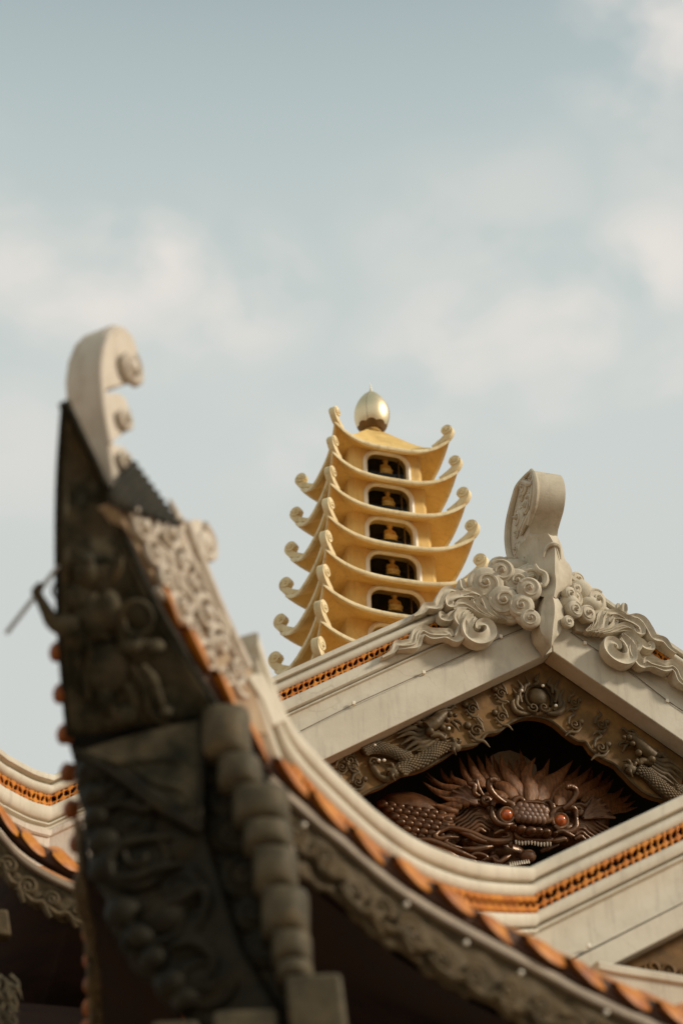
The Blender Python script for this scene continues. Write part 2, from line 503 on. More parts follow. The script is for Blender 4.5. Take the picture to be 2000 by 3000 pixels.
def roof_tier(i, top=False):
    e = 1.035+0.0785*i
    b = 0.665+0.038*i
    zm = 21.99-0.7117*i-0.0026*i*i
    H = 0.34
    m = MB()
    nu = 33
    us = [-1+2*k/(nu-1) for k in range(nu)]
    def edge(u):
        return (u*e*1.0, e*(1-0.055*(1-u*u)), zm+H*abs(u)**3.2)
    for q in range(4):
        cs, sn = [(1, 0), (0, 1), (-1, 0), (0, -1)][q]
        def P(x, y, z):      # local: y is outward
            x, y = x, -y
            return V((TX+x*cs-y*sn, TY+x*sn+y*cs, z))
        rows = []
        for u in us:
            x, y, z = edge(u)
            row = []
            th = 0.062
            # top inner .. top outer .. bottom outer .. bottom inner
            if top:
                for k in range(9):
                    t = k/8
                    r = 0.16+(1-0.16)*t
                    zz = zm+0.95*(1-t)**1.12*1.0+0.04
                    zz = zz*(1-t**3)+(z+th*0.5)*t**3
                    row.append(P(x*(0.16/e+(1-0.16/e)*t), y*(0.16/e+(1-0.16/e)*t), zz))
            else:
                for k in range(7):
                    t = k/6
                    f = 0.55+0.45*t
                    zz = zm+0.31*(1-t)**.9+th*0.5+(z-zm)*t**2.0
                    row.append(P(x*f, y*f, zz))
            row.append(P(x*1.0, y*1.0, z+th*0.35))
            row.append(P(x*0.985, y*0.985, z-th*0.5))
            for k in range(1, 9):
                t = k/8
                f = 0.985*(1-t)+t*(b*0.9/e)
                zz = (zm+0.17)*1.0+(z-th*0.5-zm-0.17)*(1-t)**1.15
                row.append(P(x*f, y*f, zz))
            rows.append(row)
        m.grid(rows)
    if top:
        m.lathe([(0.17, zm+0.97), (0.12, zm+1.0), (0.002, zm+1.0)], (TX, TY, 0), 16)
    o = m.build('roof_tier', M_GOLD, tower, ang=35)
    # pale edge band
    eb = MB()
    loop = []
    for q in range(4):
        cs, sn = [(1, 0), (0, 1), (-1, 0), (0, -1)][q]
        for u in us[:-1]:
            x, y, z = edge(u)
            y = -y
            loop.append((V((TX+x*cs-y*sn, TY+x*sn+y*cs, z)), V((x*cs-y*sn, x*sn+y*cs, 0)).normalized()))
    prof = [(-0.05, 0.040), (0.012, 0.036), (0.022, 0.022), (0.018, -0.024), (0.004, -0.038), (-0.05, -0.036)]
    rows = [[p+s*a+ZUP*bb for a, bb in prof] for p, s in loop]
    rows.append(rows[0])
    eb.grid(rows, closev=True)
    eb.build('eave_edge', M_GOLDP, o, ang=40)
    # corner scrolls
    for (sx, sy) in ((-1, -1), (1, -1), (1, 1), (-1, 1)):
        d = V((sx, sy, 0)).normalized()
        side = V((-d.y, d.x, 0))
        c = V((TX+sx*e, TY+sy*e, zm+H))
        k = MB()
        sc = 0.86+0.026*i
        # arm outline in (r,z)
        cl = [(-0.36, -0.045, 0.03), (-0.2, -0.01, 0.045), (-0.05, 0.06, 0.066), (0.045, 0.16, 0.066), (0.055, 0.255, 0.058),
              (0.0, 0.315, 0.05), (-0.07, 0.30, 0.042), (-0.095, 0.235, 0.036), (-0.05, 0.195, 0.032)]
        p2 = cr([V((a, bb, w)) for a, bb, w in cl], 5)
        rows = []
        n = len(p2)
        for q in range(n):
            t = p2[min(q+1, n-1)]-p2[max(q-1, 0)]
            t2 = V((t.x, t.y, 0)).normalized()
            nn = V((-t2.y, t2.x, 0))
            w = p2[q].z*1.0
            A = p2[q]+nn*w
            B = p2[q]-nn*w
            hw = 0.062*sc if q > 5 else 0.03+0.006*q
            ring = []
            for (pt, s_) in ((A, -1), (A, 1), (B, 1), (B, -1)):
                ring.append(c+d*(pt.x*sc)+ZUP*(pt.y*sc)+side*(hw*s_))
            rows.append(ring)
        k.grid(rows, closev=True, capends=True)
        for s_ in (-1, 1):
            cc = c+d*(-0.022*sc)+ZUP*(0.236*sc)
            k.lathe([(0.085*sc, 0), (0.085*sc, 0.048), (0.07*sc, 0.058), (0.002, 0.058)], cc, 16, d, ZUP, side*s_)
            spiral(k, cc+side*(s_*0.062), d, ZUP, side*s_, 0.105*sc, 1.3, 0.018, 0.0, 0.4, -1, 24, 0.2)
            k.ball(cc+side*(s_*0.055), 0.03, 0.03, 0.03, d, ZUP, side*s_, 10, 6)
        k.build('corner_scroll', M_GOLDP, o, ang=45, bevel=0.008)

def arch_pts(hw, z0, z1, rt, rb, n=7):
    """rounded opening outline (x,z), counter-clockwise from bottom left."""
    pts = []
    for (cx, cz, r, a0) in ((-hw+rb, z0+rb, rb, PI), (hw-rb, z0+rb, rb, 1.5*PI), (hw-rt, z1-rt, rt, 0), (-hw+rt, z1-rt, rt, 0.5*PI)):
        for k in range(n):
            a = a0+0.5*PI*k/(n-1)
            pts.append((cx+r*math.cos(a), cz+r*math.sin(a)))
    return pts

def storey(i):
    b = 0.665+0.038*i
    zt = 22.21-0.7117*i-0.0026*i*i
    z0 = zt-0.76
    ch = 0.075
    hw = 0.35+0.019*i
    m = MB()
    sides_ = []
    wt, wb = zt-0.15, z0+0.10
    for q in range(4):
        cs, sn = [(1, 0), (0, 1), (-1, 0), (0, -1)][q]
        def P(x, y, z):
            y = -y
            return V((TX+x*cs-y*sn, TY+x*sn+y*cs, z))
        fr, gl, md, inn = MB(), MB(), MB(), MB()
        sides_.append((fr, gl, md, inn))
        op = arch_pts(hw, wb, wt, 0.19, 0.06)
        n = len(op)
        # wall ring: outer rectangle points matched to the opening
        outer = []
        for (x, z) in op:
            tx, tz = x/hw, (z-(wb+wt)/2)/((wt-wb)/2)
            k = max(abs(tx), abs(tz))
            outer.append((tx/k*(b-ch), z0 if False else ((z0+zt)/2+tz/k*(zt-z0)/2)))
        rows = [[P(x, b, z) for x, z in outer], [P(x, b, z) for x, z in op], [P(x, b-0.12, z) for x, z in op]]
        rows = [list(r)+[r[0]] for r in rows]
        m.grid(rows)
        # corner chamfer
        m.add([P(b-ch, b, z0), P(b, b-ch, z0), P(b, b-ch, zt), P(b-ch, b, zt)], [(0, 1, 2, 3)])
        # frame
        o2 = arch_pts(hw+0.082, wb-0.06, wt+0.075, 0.27, 0.09)
        rows = [[P(x, b-0.02, z) for x, z in op], [P(x, b+0.026, z) for x, z in arch_pts(hw+0.008, wb-0.008, wt+0.008, 0.197, 0.065)],
                [P(x, b+0.05, z) for x, z in arch_pts(hw+0.035, wb-0.03, wt+0.035, 0.225, 0.08)],
                [P(x, b+0.03, z) for x, z in o2], [P(x, b-0.01, z) for x, z in o2]]
        rows = [list(r)+[r[0]] for r in rows]
        fr.grid(rows)
        gl.add([P(x, b-0.008, z) for x, z in op], [tuple(range(n))])
        md.box(P(hw*0.70, b-0.075, (wb+wt)/2), 0.02 if q % 2 == 0 else 0.012, 0.012 if q % 2 == 0 else 0.02, wt-wb)
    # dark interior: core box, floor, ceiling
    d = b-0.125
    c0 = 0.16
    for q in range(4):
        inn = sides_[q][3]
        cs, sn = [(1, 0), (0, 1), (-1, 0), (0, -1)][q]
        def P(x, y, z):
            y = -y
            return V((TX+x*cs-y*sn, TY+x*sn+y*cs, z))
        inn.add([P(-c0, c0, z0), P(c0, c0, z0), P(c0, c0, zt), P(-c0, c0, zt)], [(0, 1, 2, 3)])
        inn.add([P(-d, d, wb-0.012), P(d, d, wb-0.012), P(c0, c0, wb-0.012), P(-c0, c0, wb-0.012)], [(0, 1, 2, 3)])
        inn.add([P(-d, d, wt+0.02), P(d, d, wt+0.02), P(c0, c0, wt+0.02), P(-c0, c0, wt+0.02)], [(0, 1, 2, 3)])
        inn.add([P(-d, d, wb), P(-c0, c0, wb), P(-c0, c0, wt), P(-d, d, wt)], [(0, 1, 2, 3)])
    o = m.build('storey_wall', M_GOLD, tower, ang=30)
    for fr, gl, md, inn in sides_:
        fr.build('window_frame', M_WHITE, o, ang=40)
        gl.build('window_pane', M_GLASS, o)
        md.build('window_mullion', M_BRON, o)
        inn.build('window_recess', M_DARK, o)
    return b, wb, wt

NT = 8
info = []
for i in range(NT):
    roof_tier(i, top=(i == 0))
    info.append(storey(i))
base = MB()
base.box((TX, TY, 7.6), 2.6, 2.6, 15.2)
base.build('tower_base', M_GOLD, tower)
egg = MB()
prof = []
for k in range(30):
    t = k/29
    z = 22.98+0.99*t
    r = 0.322*(math.sin(PI*min(1, t)**0.86))**0.62 if 0 < t < 1 else 0.0
    prof.append((max(r, 0.012), z))
prof[0] = (0.15, 23.0)
eo = MB()
eo.lathe([p for p in prof if p[1] > 23.04], (TX, TY, 0), 40)
eob = eo.build('egg_finial', M_METAL, tower, ang=60)
sm = MB()
for a in (-0.62, 1.05, 2.4, 4.0):
    pts = [V((TX+math.sin(a)*(r+0.0015), TY-math.cos(a)*(r+0.0015), z)) for r, z in prof if 23.06 < z < 23.93]
    sm.tube(pts, 0.0035, 5)
sm.build('seam', M_WIRE, eob)
sp = MB()
sp.lathe([(0.045, 23.93), (0.03, 23.98), (0.012, 24.08), (0.001, 24.19)], (TX, TY, 0), 12)
sp.build('spike', M_METAL, eob)
reflm = MB()  # dark scalloped band put in for the roof's reflection on the egg
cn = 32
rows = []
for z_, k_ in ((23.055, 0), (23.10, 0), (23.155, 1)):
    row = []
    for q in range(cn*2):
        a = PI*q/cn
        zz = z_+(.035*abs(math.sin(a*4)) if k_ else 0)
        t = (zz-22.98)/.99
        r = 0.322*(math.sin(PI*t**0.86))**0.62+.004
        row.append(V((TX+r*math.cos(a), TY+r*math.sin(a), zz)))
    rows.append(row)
reflm.grid([[V((TX+.05*math.cos(PI*q/cn), TY+.05*math.sin(PI*q/cn), 23.05)) for q in range(cn*2)]]+rows, closev=True)
reflm.build('dark_reflection_band', M_BRON, eob, ang=50)
st = MB()
st.lathe([(0.16, 22.90), (0.10, 22.96), (0.07, 23.0), (0.16, 23.02), (0.075, 23.06), (0.07, 23.2), (0.1, 23.22), (0.18, 23.25), (0.19, 23.27), (0.01, 23.27)], (TX, TY, 0), 16)
st.build('stem', M_GOLDP, eob)

# seated statues, one per window facing the camera
def statue(i, label):
    b, wb, wt = info[i]
    s = 0.86+0.02*i
    base_z = wt-0.335
    yy = TY-b+0.14
    x0 = TX+0.03
    root = empty('seated_statue', (x0, yy, base_z), label, 'statue', 'golden statues seated in the pagoda windows')
    root['_org'] = (x0, yy, base_z)
    def L(x, y, z):
        return V((x0+x*s*.92, yy+y*s*.9, base_z+z*s*1.1))
    pl = MB()
    pl.box((x0, yy+0.02, (wb+base_z)/2-0.002), 0.30, 0.24, base_z-wb-0.012)
    pl.build('plinth', M_DARK, root)
    lo = MB()
    n = 11
    lo.lathe([(0.10*s, 0), (0.13*s, 0.012*s), (0.13*s, 0.03*s), (0.10*s, 0.05*s), (0.13*s, 0.075*s), (0.125*s, 0.085*s), (0.01, 0.085*s)], (x0, yy, base_z), 24)
    for row, (z, rr) in enumerate(((0.03, 0.132), (0.066, 0.128))):
        for k in range(14):
            a = 2*PI*(k+0.5*row)/14
            dirv = V((math.cos(a), math.sin(a), 0))
            lo.ball(L(rr*dirv.x, rr*dirv.y, z), 0.028*s, 0.014*s, 0.024*s, V((-dirv.y, dirv.x, 0)), dirv, ZUP, 8, 5)
    lo.build('lotus_base', M_STAT, root)
    bo = MB()
    secs = [(0.085, 0.10, 0.085, -0.01), (0.10, 0.115, 0.092, -0.012), (0.12, 0.10, 0.08, -0.006), (0.14, 0.066, 0.056, 0.012), (0.17, 0.056, 0.046, 0.014), (0.205, 0.068, 0.046, 0.012),
            (0.237, 0.092, 0.046, 0.01), (0.257, 0.082, 0.040, 0.01), (0.270, 0.046, 0.036, 0.006), (0.280, 0.036, 0.034, 0.004), (0.292, 0.046, 0.044, 0.0),
            (0.318, 0.055, 0.054, 0.0), (0.345, 0.060, 0.058, 0.0), (0.374, 0.055, 0.054, 0.002), (0.396, 0.040, 0.040, 0.003), (0.406, 0.028, 0.03, 0.003), (0.418, 0.018, 0.018, 0.003)]
    rows = [[L(rx*math.cos(2*PI*k/18), yo+ry*math.sin(2*PI*k/18), z) for k in range(18)] for z, rx, ry, yo in secs]
    bo.grid(rows, closev=True, capends=True)
    for sx in (-1, 1):
        arm = cr([L(sx*0.088, 0.008, 0.245), L(sx*0.108, 0.0, 0.205), L(sx*0.102, -0.03, 0.155), L(sx*0.045, -0.075, 0.135), L(sx*0.01, -0.085, 0.135)], 4)
        bo.tube(arm, [0.02*s, 0.021*s, 0.02*s, 0.017*s, 0.013*s], 8)
        leg = cr([L(sx*0.05, -0.03, 0.105), L(sx*0.118, -0.045, 0.105), L(sx*0.06, -0.092, 0.10), L(-sx*0.03, -0.095, 0.10)], 4)
        bo.tube(leg, [0.034*s, 0.034*s, 0.028*s, 0.02*s], 8)
        bo.ball(L(sx*0.06, 0.002, 0.333), 0.008*s, 0.009*s, 0.018*s, n=8, m=6)        # ears
        bo.ball(L(sx*0.018, -0.049, 0.342), 0.008*s, 0.004*s, 0.003*s, n=8, m=5)       # eyelids
    bo.ball(L(0, -0.056, 0.328), 0.007*s, 0.008*s, 0.011*s, n=8, m=6)                  # nose
    bo.ball(L(0, -0.048, 0.309), 0.012*s, 0.004*s, 0.003*s, n=8, m=5)                  # mouth
    # robe folds
    for k in range(4):
        z = 0.155+0.028*k
        bo.tube(cr([L(-0.05+0.006*k, -0.028, z+0.03), L(-0.01, -0.05+0.004*k, z), L(0.045, -0.035, z+0.02)], 4), 0.0045*s, 5)
    bo.build('body', M_STAT, root, ang=60)

for i, w in enumerate(('the topmost', 'the second from the top', 'the middle', 'the fourth from the top', 'the lowest visible')):
    statue(i, 'golden statue seated on a lotus in %s pagoda window' % w)

# ------------------------------------------------------------------ ridge mouldings (shared by both halls)
NEARY = V((0, -1, 0))
HIPN = V((1, -1, 0)).normalized()
HIPD = V((-1, -1, 0)).normalized()
def ridge_path(Vp, hip, up):
    """hip: [(s, z)] out along the diagonal from Vp; up: list of points climbing the gable from Vp.
    returns dense points and side vectors (far hip end first)."""
    hp = cr([V((Vp.x+HIPD.x*s, Vp.y+HIPD.y*s, z)) for s, z in hip], 8)
    hp = hp[::-1]
    pts = [p for p in hp if (V((p.x, p.y, 0))-V((Vp.x, Vp.y, 0))).length > 0.06]
    sides = [HIPN.copy() for _ in pts]
    pts.append(V(Vp))
    bis = (HIPN+NEARY).normalized()
    sides.append(bis/bis.dot(HIPN))
    for p in up:
        pts.append(V(p))
        sides.append(NEARY.copy())
    return pts, sides

def fret_band(parent, pts, sides, b0, b1, a, name='fretwork', p=0.176, step=0.0147):
    """pierced tile lattice, real holes: a fine strip of quads with leaf-shaped gaps, thickened."""
    L = [0]
    for q0, q1 in zip(pts, pts[1:]):
        L.append(L[-1]+(q1-q0).length)
    n = int(L[-1]/step)
    h = b0-b1
    nv = max(6, int(h/step))
    verts, k = [], 0
    def hole(s, t):
        for (nx, ny) in ((0, h*0.86), (0.5, h*0.30)):
            for dd in (-1, 0, 1):
                cx = (math.floor(s/p)+dd+nx)*p
                for ang in (42, 138, 222, 318):
                    ca, sa = math.cos(R(ang)), math.sin(R(ang))
                    u = (s-cx)*ca+(t-ny)*sa
                    v = -(s-cx)*sa+(t-ny)*ca
                    if 0.018 < u < 0.112 and abs(v) < 0.027*math.sin(PI*(u-0.018)/0.094)**0.8:
                        return True
        return False
    m = MB()
    vs = []
    for i in range(n+1):
        s = L[-1]*i/n
        while k < len(L)-2 and L[k+1] < s:
            k += 1
        t = (s-L[k])/max(1e-9, L[k+1]-L[k])
        P = pts[k].lerp(pts[k+1], t)
        sd = sides[k].lerp(sides[k+1], t)
        for j in range(nv+1):
            vs.append(P+sd*a+ZUP*(b1+h*j/nv))
    fs = []
    for i in range(n):
        for j in range(nv):
            if not hole((i+.5)*L[-1]/n, (j+.5)*h/nv):
                fs.append((i*(nv+1)+j, i*(nv+1)+j+1, (i+1)*(nv+1)+j+1, (i+1)*(nv+1)+j))
    m.add(vs, fs)
    return m.build(name, M_FRET, parent, ang=60, solid=0.035, off=-1)

def sub_path(pts, sides, x0, x1):
    o = [(p, s) for p, s in zip(pts, sides) if x0 <= p.x <= x1]
    return [q[0] for q in o], [q[1] for q in o]

def densify(pts, sides, step=0.3):
    op, os_ = [pts[0]], [sides[0]]
    for i in range(len(pts)-1):
        n = max(1, int((pts[i+1]-pts[i]).length/step))
        for k in range(1, n+1):
            t = k/n
            op.append(pts[i].lerp(pts[i+1], t))
            os_.append(sides[i].lerp(sides[i+1], t))
    return op, os_

def sym(half):
    return half + [(-a, b) for a, b in half[::-1]]

# ------------------------------------------------------------------ upper temple hall with the dragon gable
hall = empty('temple_hall', (9.7, 22.5, 0), 'pale stone temple hall whose pointed gable frames the carved wooden dragon', 'temple')
GX, GZ, SL = 9.725, 15.11, math.tan(R(32.3))
V2 = V((3.12, 21.15, 12.44))
apex = V((GX, 21.15, 16.62))
hip2 = [(0, 12.44), (0.42, 12.335), (0.70, 12.30), (0.91, 12.285), (1.05, 12.28), (1.6, 12.33), (2.3, 12.48), (3.0, 12.8), (3.8, 13.4), (4.6, 14.2)]
rp, rs = ridge_path(V2, hip2, [apex, V((16.3, 21.15, 12.46))])
ia = [i for i, p in enumerate(rp) if (p-apex).length < 1e-6][0]
rp, rs = densify(rp, rs)
T_ = 0.19
cap_prof = sym([(0.0, 0.012), (T_-.015, 0.0), (T_+.005, -0.02), (T_+.005, -0.075), (T_-.012, -0.092), (T_-.055, -0.098)])
cap_prof = [(T_-.09, -0.108), (T_-.085, -0.097), (T_-.012, -0.092), (T_+.005, -0.078), (T_+.005, -0.018), (T_-.015, 0.0), (-T_+.015, 0), (-T_-.005, -0.018), (-T_-.005, -0.078), (-T_+.055, -0.104)]
bead_prof = [(0.10, -0.258), (0.135, -0.25), (0.168, -0.228), (0.182, -0.195), (0.180, -0.155), (0.16, -0.134), (0.135, -0.128), (0.10, -0.125), (0.10, -0.10), (-0.10, -0.10), (-0.18, -0.155), (-0.18, -0.235), (-0.10, -0.275)]
block_prof = [(0.095, -0.60), (0.12, -0.597), (0.15, -0.588), (0.176, -0.565), (0.182, -0.50), (0.178, -0.44), (0.168, -0.41), (0.14, -0.395), (-0.14, -0.395), (-0.18, -0.44), (-0.18, -0.565), (-0.135, -0.60)]
bead2_prof = [(0.10, -0.655), (0.14, -0.65), (0.158, -0.634), (0.152, -0.616), (0.125, -0.61), (0.095, -0.605), (0.095, -0.598), (-0.10, -0.598), (-0.15, -0.625), (-0.115, -0.655)]
cove_prof = [(0.14, -0.99), (0.14, -0.955), (0.112, -0.935), (0.112, -0.86), (0.098, -0.84), (0.098, -0.76), (0.108, -0.70), (0.115, -0.652), (-0.11, -0.652), (-0.14, -0.99)]
cp = MB(); cp.sweep(cap_prof, rp, rs); cp.build('ridge_cap', M_CONC, hall, ang=50)
bd = MB(); bd.sweep(bead_prof, rp, rs); bd.build('ridge_bead', M_CONC, hall, ang=50)
bk = MB(); bk.sweep(block_prof, rp, rs); bk.sweep(bead2_prof, rp, rs); bk.build('ridge_base_moulding', M_CONC, hall, ang=50)
cv = MB(); cv.sweep(cove_prof, rp, rs); cv.build('cove', M_CONC, hall, ang=50)
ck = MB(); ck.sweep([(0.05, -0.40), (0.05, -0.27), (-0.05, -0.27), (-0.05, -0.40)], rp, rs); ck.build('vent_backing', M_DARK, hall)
fp, fs_ = sub_path(rp, rs, 0.6, 15.8)
fret_band(hall, fp, fs_, -0.252, -0.415, 0.138)

# bargeboards with a deep underside
for sx in (-1, 1):
    xe = 7.2 if sx > 0 else 5.75
    lo = [V((GX+sx*0.003, 21.0, GZ)), V((GX+sx*xe, 21.0, GZ-SL*xe)), V((GX+sx*xe, 21.0, GZ-SL*xe+0.522)), V((GX+sx*0.003, 21.0, GZ+0.522))]
    b_ = MB()
    b_.prism(lo, V((0, 0.31, 0)))
    b_.build('bargeboard', M_CONC, hall, ang=30, bevel=0.012)

# pediment board with scalloped arch
def Q(zx, zy, d=0.0):
    return oy(940+zx/1.479, 1930+zy/1.479, 21.315-d)
arch = [(60, 640), (120, 622), (180, 592), (215, 572), (250, 560), (280, 546), (305, 528), (330, 516), (355, 500), (380, 495), (420, 486), (460, 470), (500, 448), (540, 425), (575, 400), (600, 386), (640, 380), (670, 372), (690, 360),
        (712, 332), (730, 323), (760, 320), (785, 307), (805, 288), (840, 268), (870, 257), (905, 252), (940, 254), (975, 262), (1010, 280), (1035, 300), (1060, 323), (1090, 345), (1115, 358), (1145, 362), (1158, 380),
        (1170, 398), (1195, 418), (1225, 437), (1255, 450), (1280, 465), (1298, 487), (1320, 508), (1345, 535), (1375, 562), (1405, 584), (1440, 598), (1490, 612), (1540, 640)]
ar = [Q(a, b) for a, b in arch]
top = [V((ar[-1].x+0.3, 21.315, GZ-SL*abs(ar[-1].x+0.3-GX)+0.2)), V((GX, 21.315, GZ+0.25)), V((ar[0].x-0.3, 21.315, GZ-SL*abs(ar[0].x-0.3-GX)+0.2))]
pb = MB()
pb.prism([V((p.x, 21.33, p.z)) for p in ar+top], V((0, 0.10, 0)))
board = pb.build('pediment_board', M_BRON, hall, ang=30, bevel=0.008)
rim = MB()
rim.tube([V((p.x, 21.325, p.z+0.015)) for p in cr(ar, 3)], 0.022, 6)
rim.build('arch_rim', M_BREL, board)

YN = V((0, -1, 0))
EX, EZ = V((1, 0, 0)), V((0, 0, 1))
PX = 25.2/FPX          # metres per source pixel near the gable
def curveQ(pts, n=5, d=0.03):
    return cr([Q(a, b, d) for a, b in pts], n)
# flaming pearl relief
pr = MB()
pr.ball(Q(938, 168, 0.02), 0.132, 0.08, 0.132, EX, V((0, 1, 0)), EZ, 22, 14)
for k in range(2):
    ring = [Q(940, 172, 0.03)+EX*(0.19*math.cos(a))+EZ*(0.19*math.sin(a)) for a in [R(-150+300*i/30+120) for i in range(31)]]
    pr.tube(ring, 0.022, 6)
for sx in (-1, 1):
    spiral(pr, Q(940+sx*24, 212, 0.06), EX, EZ, YN, 0.075, 1.4, 0.022, 0.02, 0 if sx > 0 else PI, -sx)
    for (pts, r) in (([(sx*30+940, 235), (940+sx*70, 238), (940+sx*100, 225), (940+sx*112, 190), (940+sx*95, 170)], 0.045),
                     ([(940+sx*65, 222), (940+sx*95, 200), (940+sx*92, 165), (940+sx*112, 130)], 0.04),
                     ([(940+sx*72, 190), (940+sx*84, 150), (940+sx*72, 125), (940+sx*92, 92)], 0.038),
                     ([(940+sx*62, 150), (940+sx*58, 120), (940+sx*42, 108), (940+sx*58, 76)], 0.034)):
        c = curveQ(pts)
        pr.tube(c, [r*.5, r, r*.9, r*.25], 7, YN, 0.8)
pr.tube(curveQ([(920, 116), (940, 100), (928, 88), (945, 64)]), [.02, .035, .03, .008], 7, YN, .8)
pr.build('flaming_pearl', M_BREL, board, ang=60)
def cloud_relief(zx, zy, s=1.0, hand=1):
    m = MB()
    c = Q(zx, zy, 0.02)
    spiral(m, c, EX, EZ, YN, 0.08*s, 1.5, 0.018*s, 0.012, 0.5, hand)
    m.tube(cr([c+EX*(-0.10*s*hand)+EZ*(-.02*s), c+EX*(-.02*s*hand)+EZ*(-.11*s), c+EX*(0.08*s*hand)+EZ*(-0.12*s), c+EX*(0.15*s*hand)+EZ*(-0.19*s)], 5), [.010, .025*s, .022*s, .006], 6, YN, .6)
    m.tube(cr([c+EX*(0.09*s*hand)+EZ*(.0*s), c+EX*(0.06*s*hand)+EZ*(.1*s), c+EX*(0.02*s)+EZ*(0.16*s), c+EX*(0.03*s*hand)+EZ*(0.23*s)], 5), [.014, .024*s, .02*s, .005], 6, YN, .6)
    m.ball(c+EX*(-.1*s*hand)+EZ*(.06*s), .045*s, .03, .045*s, EX, V((0, 1, 0)), EZ, 10, 6)
    m.build('cloud_relief', M_BREL, board, ang=60)
for a in ((125, 440, .9, 1), (88, 470, .8, -1), (140, 465, .7, 1), (160, 535, .9, -1), (655, 218, .95, 1), (780, 150, .9, 1), (782, 252, .95, 1), (672, 312, 1.15, 1), (1212, 285, .95, -1), (1212, 385, 1.1, -1),
          (1095, 190, .85, -1), (1097, 285, 1., -1), (70, 520, .7, 1)):
    cloud_relief(*a)
def dragon_relief(f, sg):
    m = MB()
    body = [curveQ([f(p) for p in q], 6, 0.03) for q in ([(175, 405), (205, 392), (250, 390), (300, 402), (345, 425), (395, 435)], [(335, 500), (365, 470), (420, 450), (470, 418), (505, 392), (560, 372)])]
    m.tube(body[0], [.04, .09, .10, .10, .085, .07], 10, YN, .7)
    m.tube(body[1], [.05, .09, .105, .105, .09, .05], 10, YN, .7)
    for bb, r in ((body[0], .092), (body[1], .10)):
        for k in range(1, len(bb)-2):
            for q in (-2, -1, 0, 1, 2):
                t = (bb[k+1]-bb[k-1]).normalized()
                sd = t.cross(YN).normalized()
                w = q*.4+(0.2 if k % 2 else 0)
                if abs(w) > 0.9:
                    continue
                m.ball(bb[k]+sd*(w*r)+YN*(r*.7*math.sqrt(1-w*w)), .03, .022, .011, t, sd, YN, 6, 4)
    # mane streaming from the head
    for q in ([(470, 300), (430, 310), (390, 300), (330, 325)], [(470, 315), (420, 330), (380, 322), (325, 345)], [(470, 330), (420, 350), (390, 345), (345, 372)], [(480, 345), (435, 365), (405, 365), (355, 402)],
              [(490, 355), (450, 380), (425, 385), (385, 402)], [(500, 360), (470, 390), (450, 395), (415, 400)], [(510, 365), (505, 390), (490, 395), (470, 402)], [(470, 290), (440, 285), (410, 275), (385, 285)]):
        m.tube(curveQ([f(p) for p in q], 5, .06), [.03, .042, .035, .006], 7, YN, .7)
    # head: snout, brow, jaw, horns
    hd = [curveQ([f(p) for p in q], 5, .09) for q in ([(455, 300), (490, 280), (520, 250), (545, 235)], [(470, 330), (510, 330), (530, 345), (540, 330)], [(480, 270), (500, 240), (530, 225), (560, 222)], [(450, 290), (470, 265), (500, 262)])]
    m.tube(hd[0], [.09, .10, .075, .05], 9, YN, .9)
    m.tube(hd[1], [.05, .05, .04, .02], 8, YN, .8)
    m.tube(hd[2], [.03, .04, .03, .02], 8)
    m.tube(hd[3], [.02, .04, .03], 8)
    for p, r in (((500, 275), .035), ((555, 240), .045), ((545, 265), .04), ((580, 245), .03), ((470, 315), .06), ((525, 300), .05)):
        m.ball(Q(*f(p), .11), r, r, r, n=10, m=6)
    for q in ([(560, 270), (580, 285), (600, 315)], [(575, 265), (600, 275), (612, 295)], [(400, 290), (420, 285), (440, 295), (455, 285)], [(430, 262), (450, 268), (470, 258)], [(560, 222), (575, 208), (590, 215)], [(520, 222), (535, 205), (555, 212)]):
        m.tube(curveQ([f(p) for p in q], 5, .05), [.02, .028, .006], 6)
    # leg and claws
    m.tube(curveQ([f(p) for p in ((215, 450), (235, 485), (262, 515), (295, 520), (330, 495))], 5, .03), [.03, .05, .045, .05, .06], 8, YN, .7)
    spiral(m, Q(*f((225, 452)), .03), EX, EZ, YN, .075, 1.4, .022, .02, 0, 1)
    for c in ((312, 490), (576, 378)):
        cc = Q(*f(c), .05)
        m.ball(cc, .10, .05, .09, n=12, m=8)
        for k in range(4):
            a = R(40+70*k)
            m.tube(cr([cc, cc+EX*(.09*math.cos(a))+EZ*(.09*math.sin(a))+YN*.04, cc+EX*(.13*math.cos(a+.5))+EZ*(.13*math.sin(a+.5))], 4), [.03, .026, .008], 6)
    m.build('dragon_relief', M_BREL, board, ang=60)
dragon_relief(lambda p: p, 1)
# the right-hand dragon mirrors the left about the pearl
mx_ = Q(938, 168).x
def mirror_f(p):
    w = Q(*p)
    xr, zr = 2*mx_-w.x, w.z
    d = V((xr, 21.315, zr))-CAM
    k = d.dot(FWD)
    px = 1000+FPX*d.dot(RGT)/k
    py = 1500-FPX*d.dot(UPV)/k
    return ((px-940)*1.479, (py-1930)*1.479)
dragon_relief(mirror_f, -1)

# crest on the apex
crest = empty('gable_crest', (GX, 20.9, 15.5), '', '')
for k_ in ('label', 'category'):
    del crest[k_]
crest.parent = hall
crest.location = V((GX, 20.9, 15.5))-V(hall['_org'])
XL, XW = 9.52, 0.42
def DX(zx, zy, x=XL):
    return on(1460+zx/3.92, 1340+zy/3.92, V((1, 0, 0)), x)
cs_ = MB()
rimo = [(390, 150), (330, 215), (240, 330), (205, 440), (170, 580), (145, 700), (130, 800), (123, 900), (125, 1000), (140, 1110), (180, 1230), (230, 1300), (400, 1300), (400, 1090), (385, 960), (345, 872), (358, 780), (392, 660), (420, 560), (440, 420), (440, 300), (420, 200)]
poly = [DX(a, b) for a, b in rimo]
poly2 = cr(poly[:12], 3)[:-1]+poly[12:16]+cr(poly[16:]+[poly[0]], 3)[:-1]
cs_.prism(poly2, V((XW, 0, 0)))
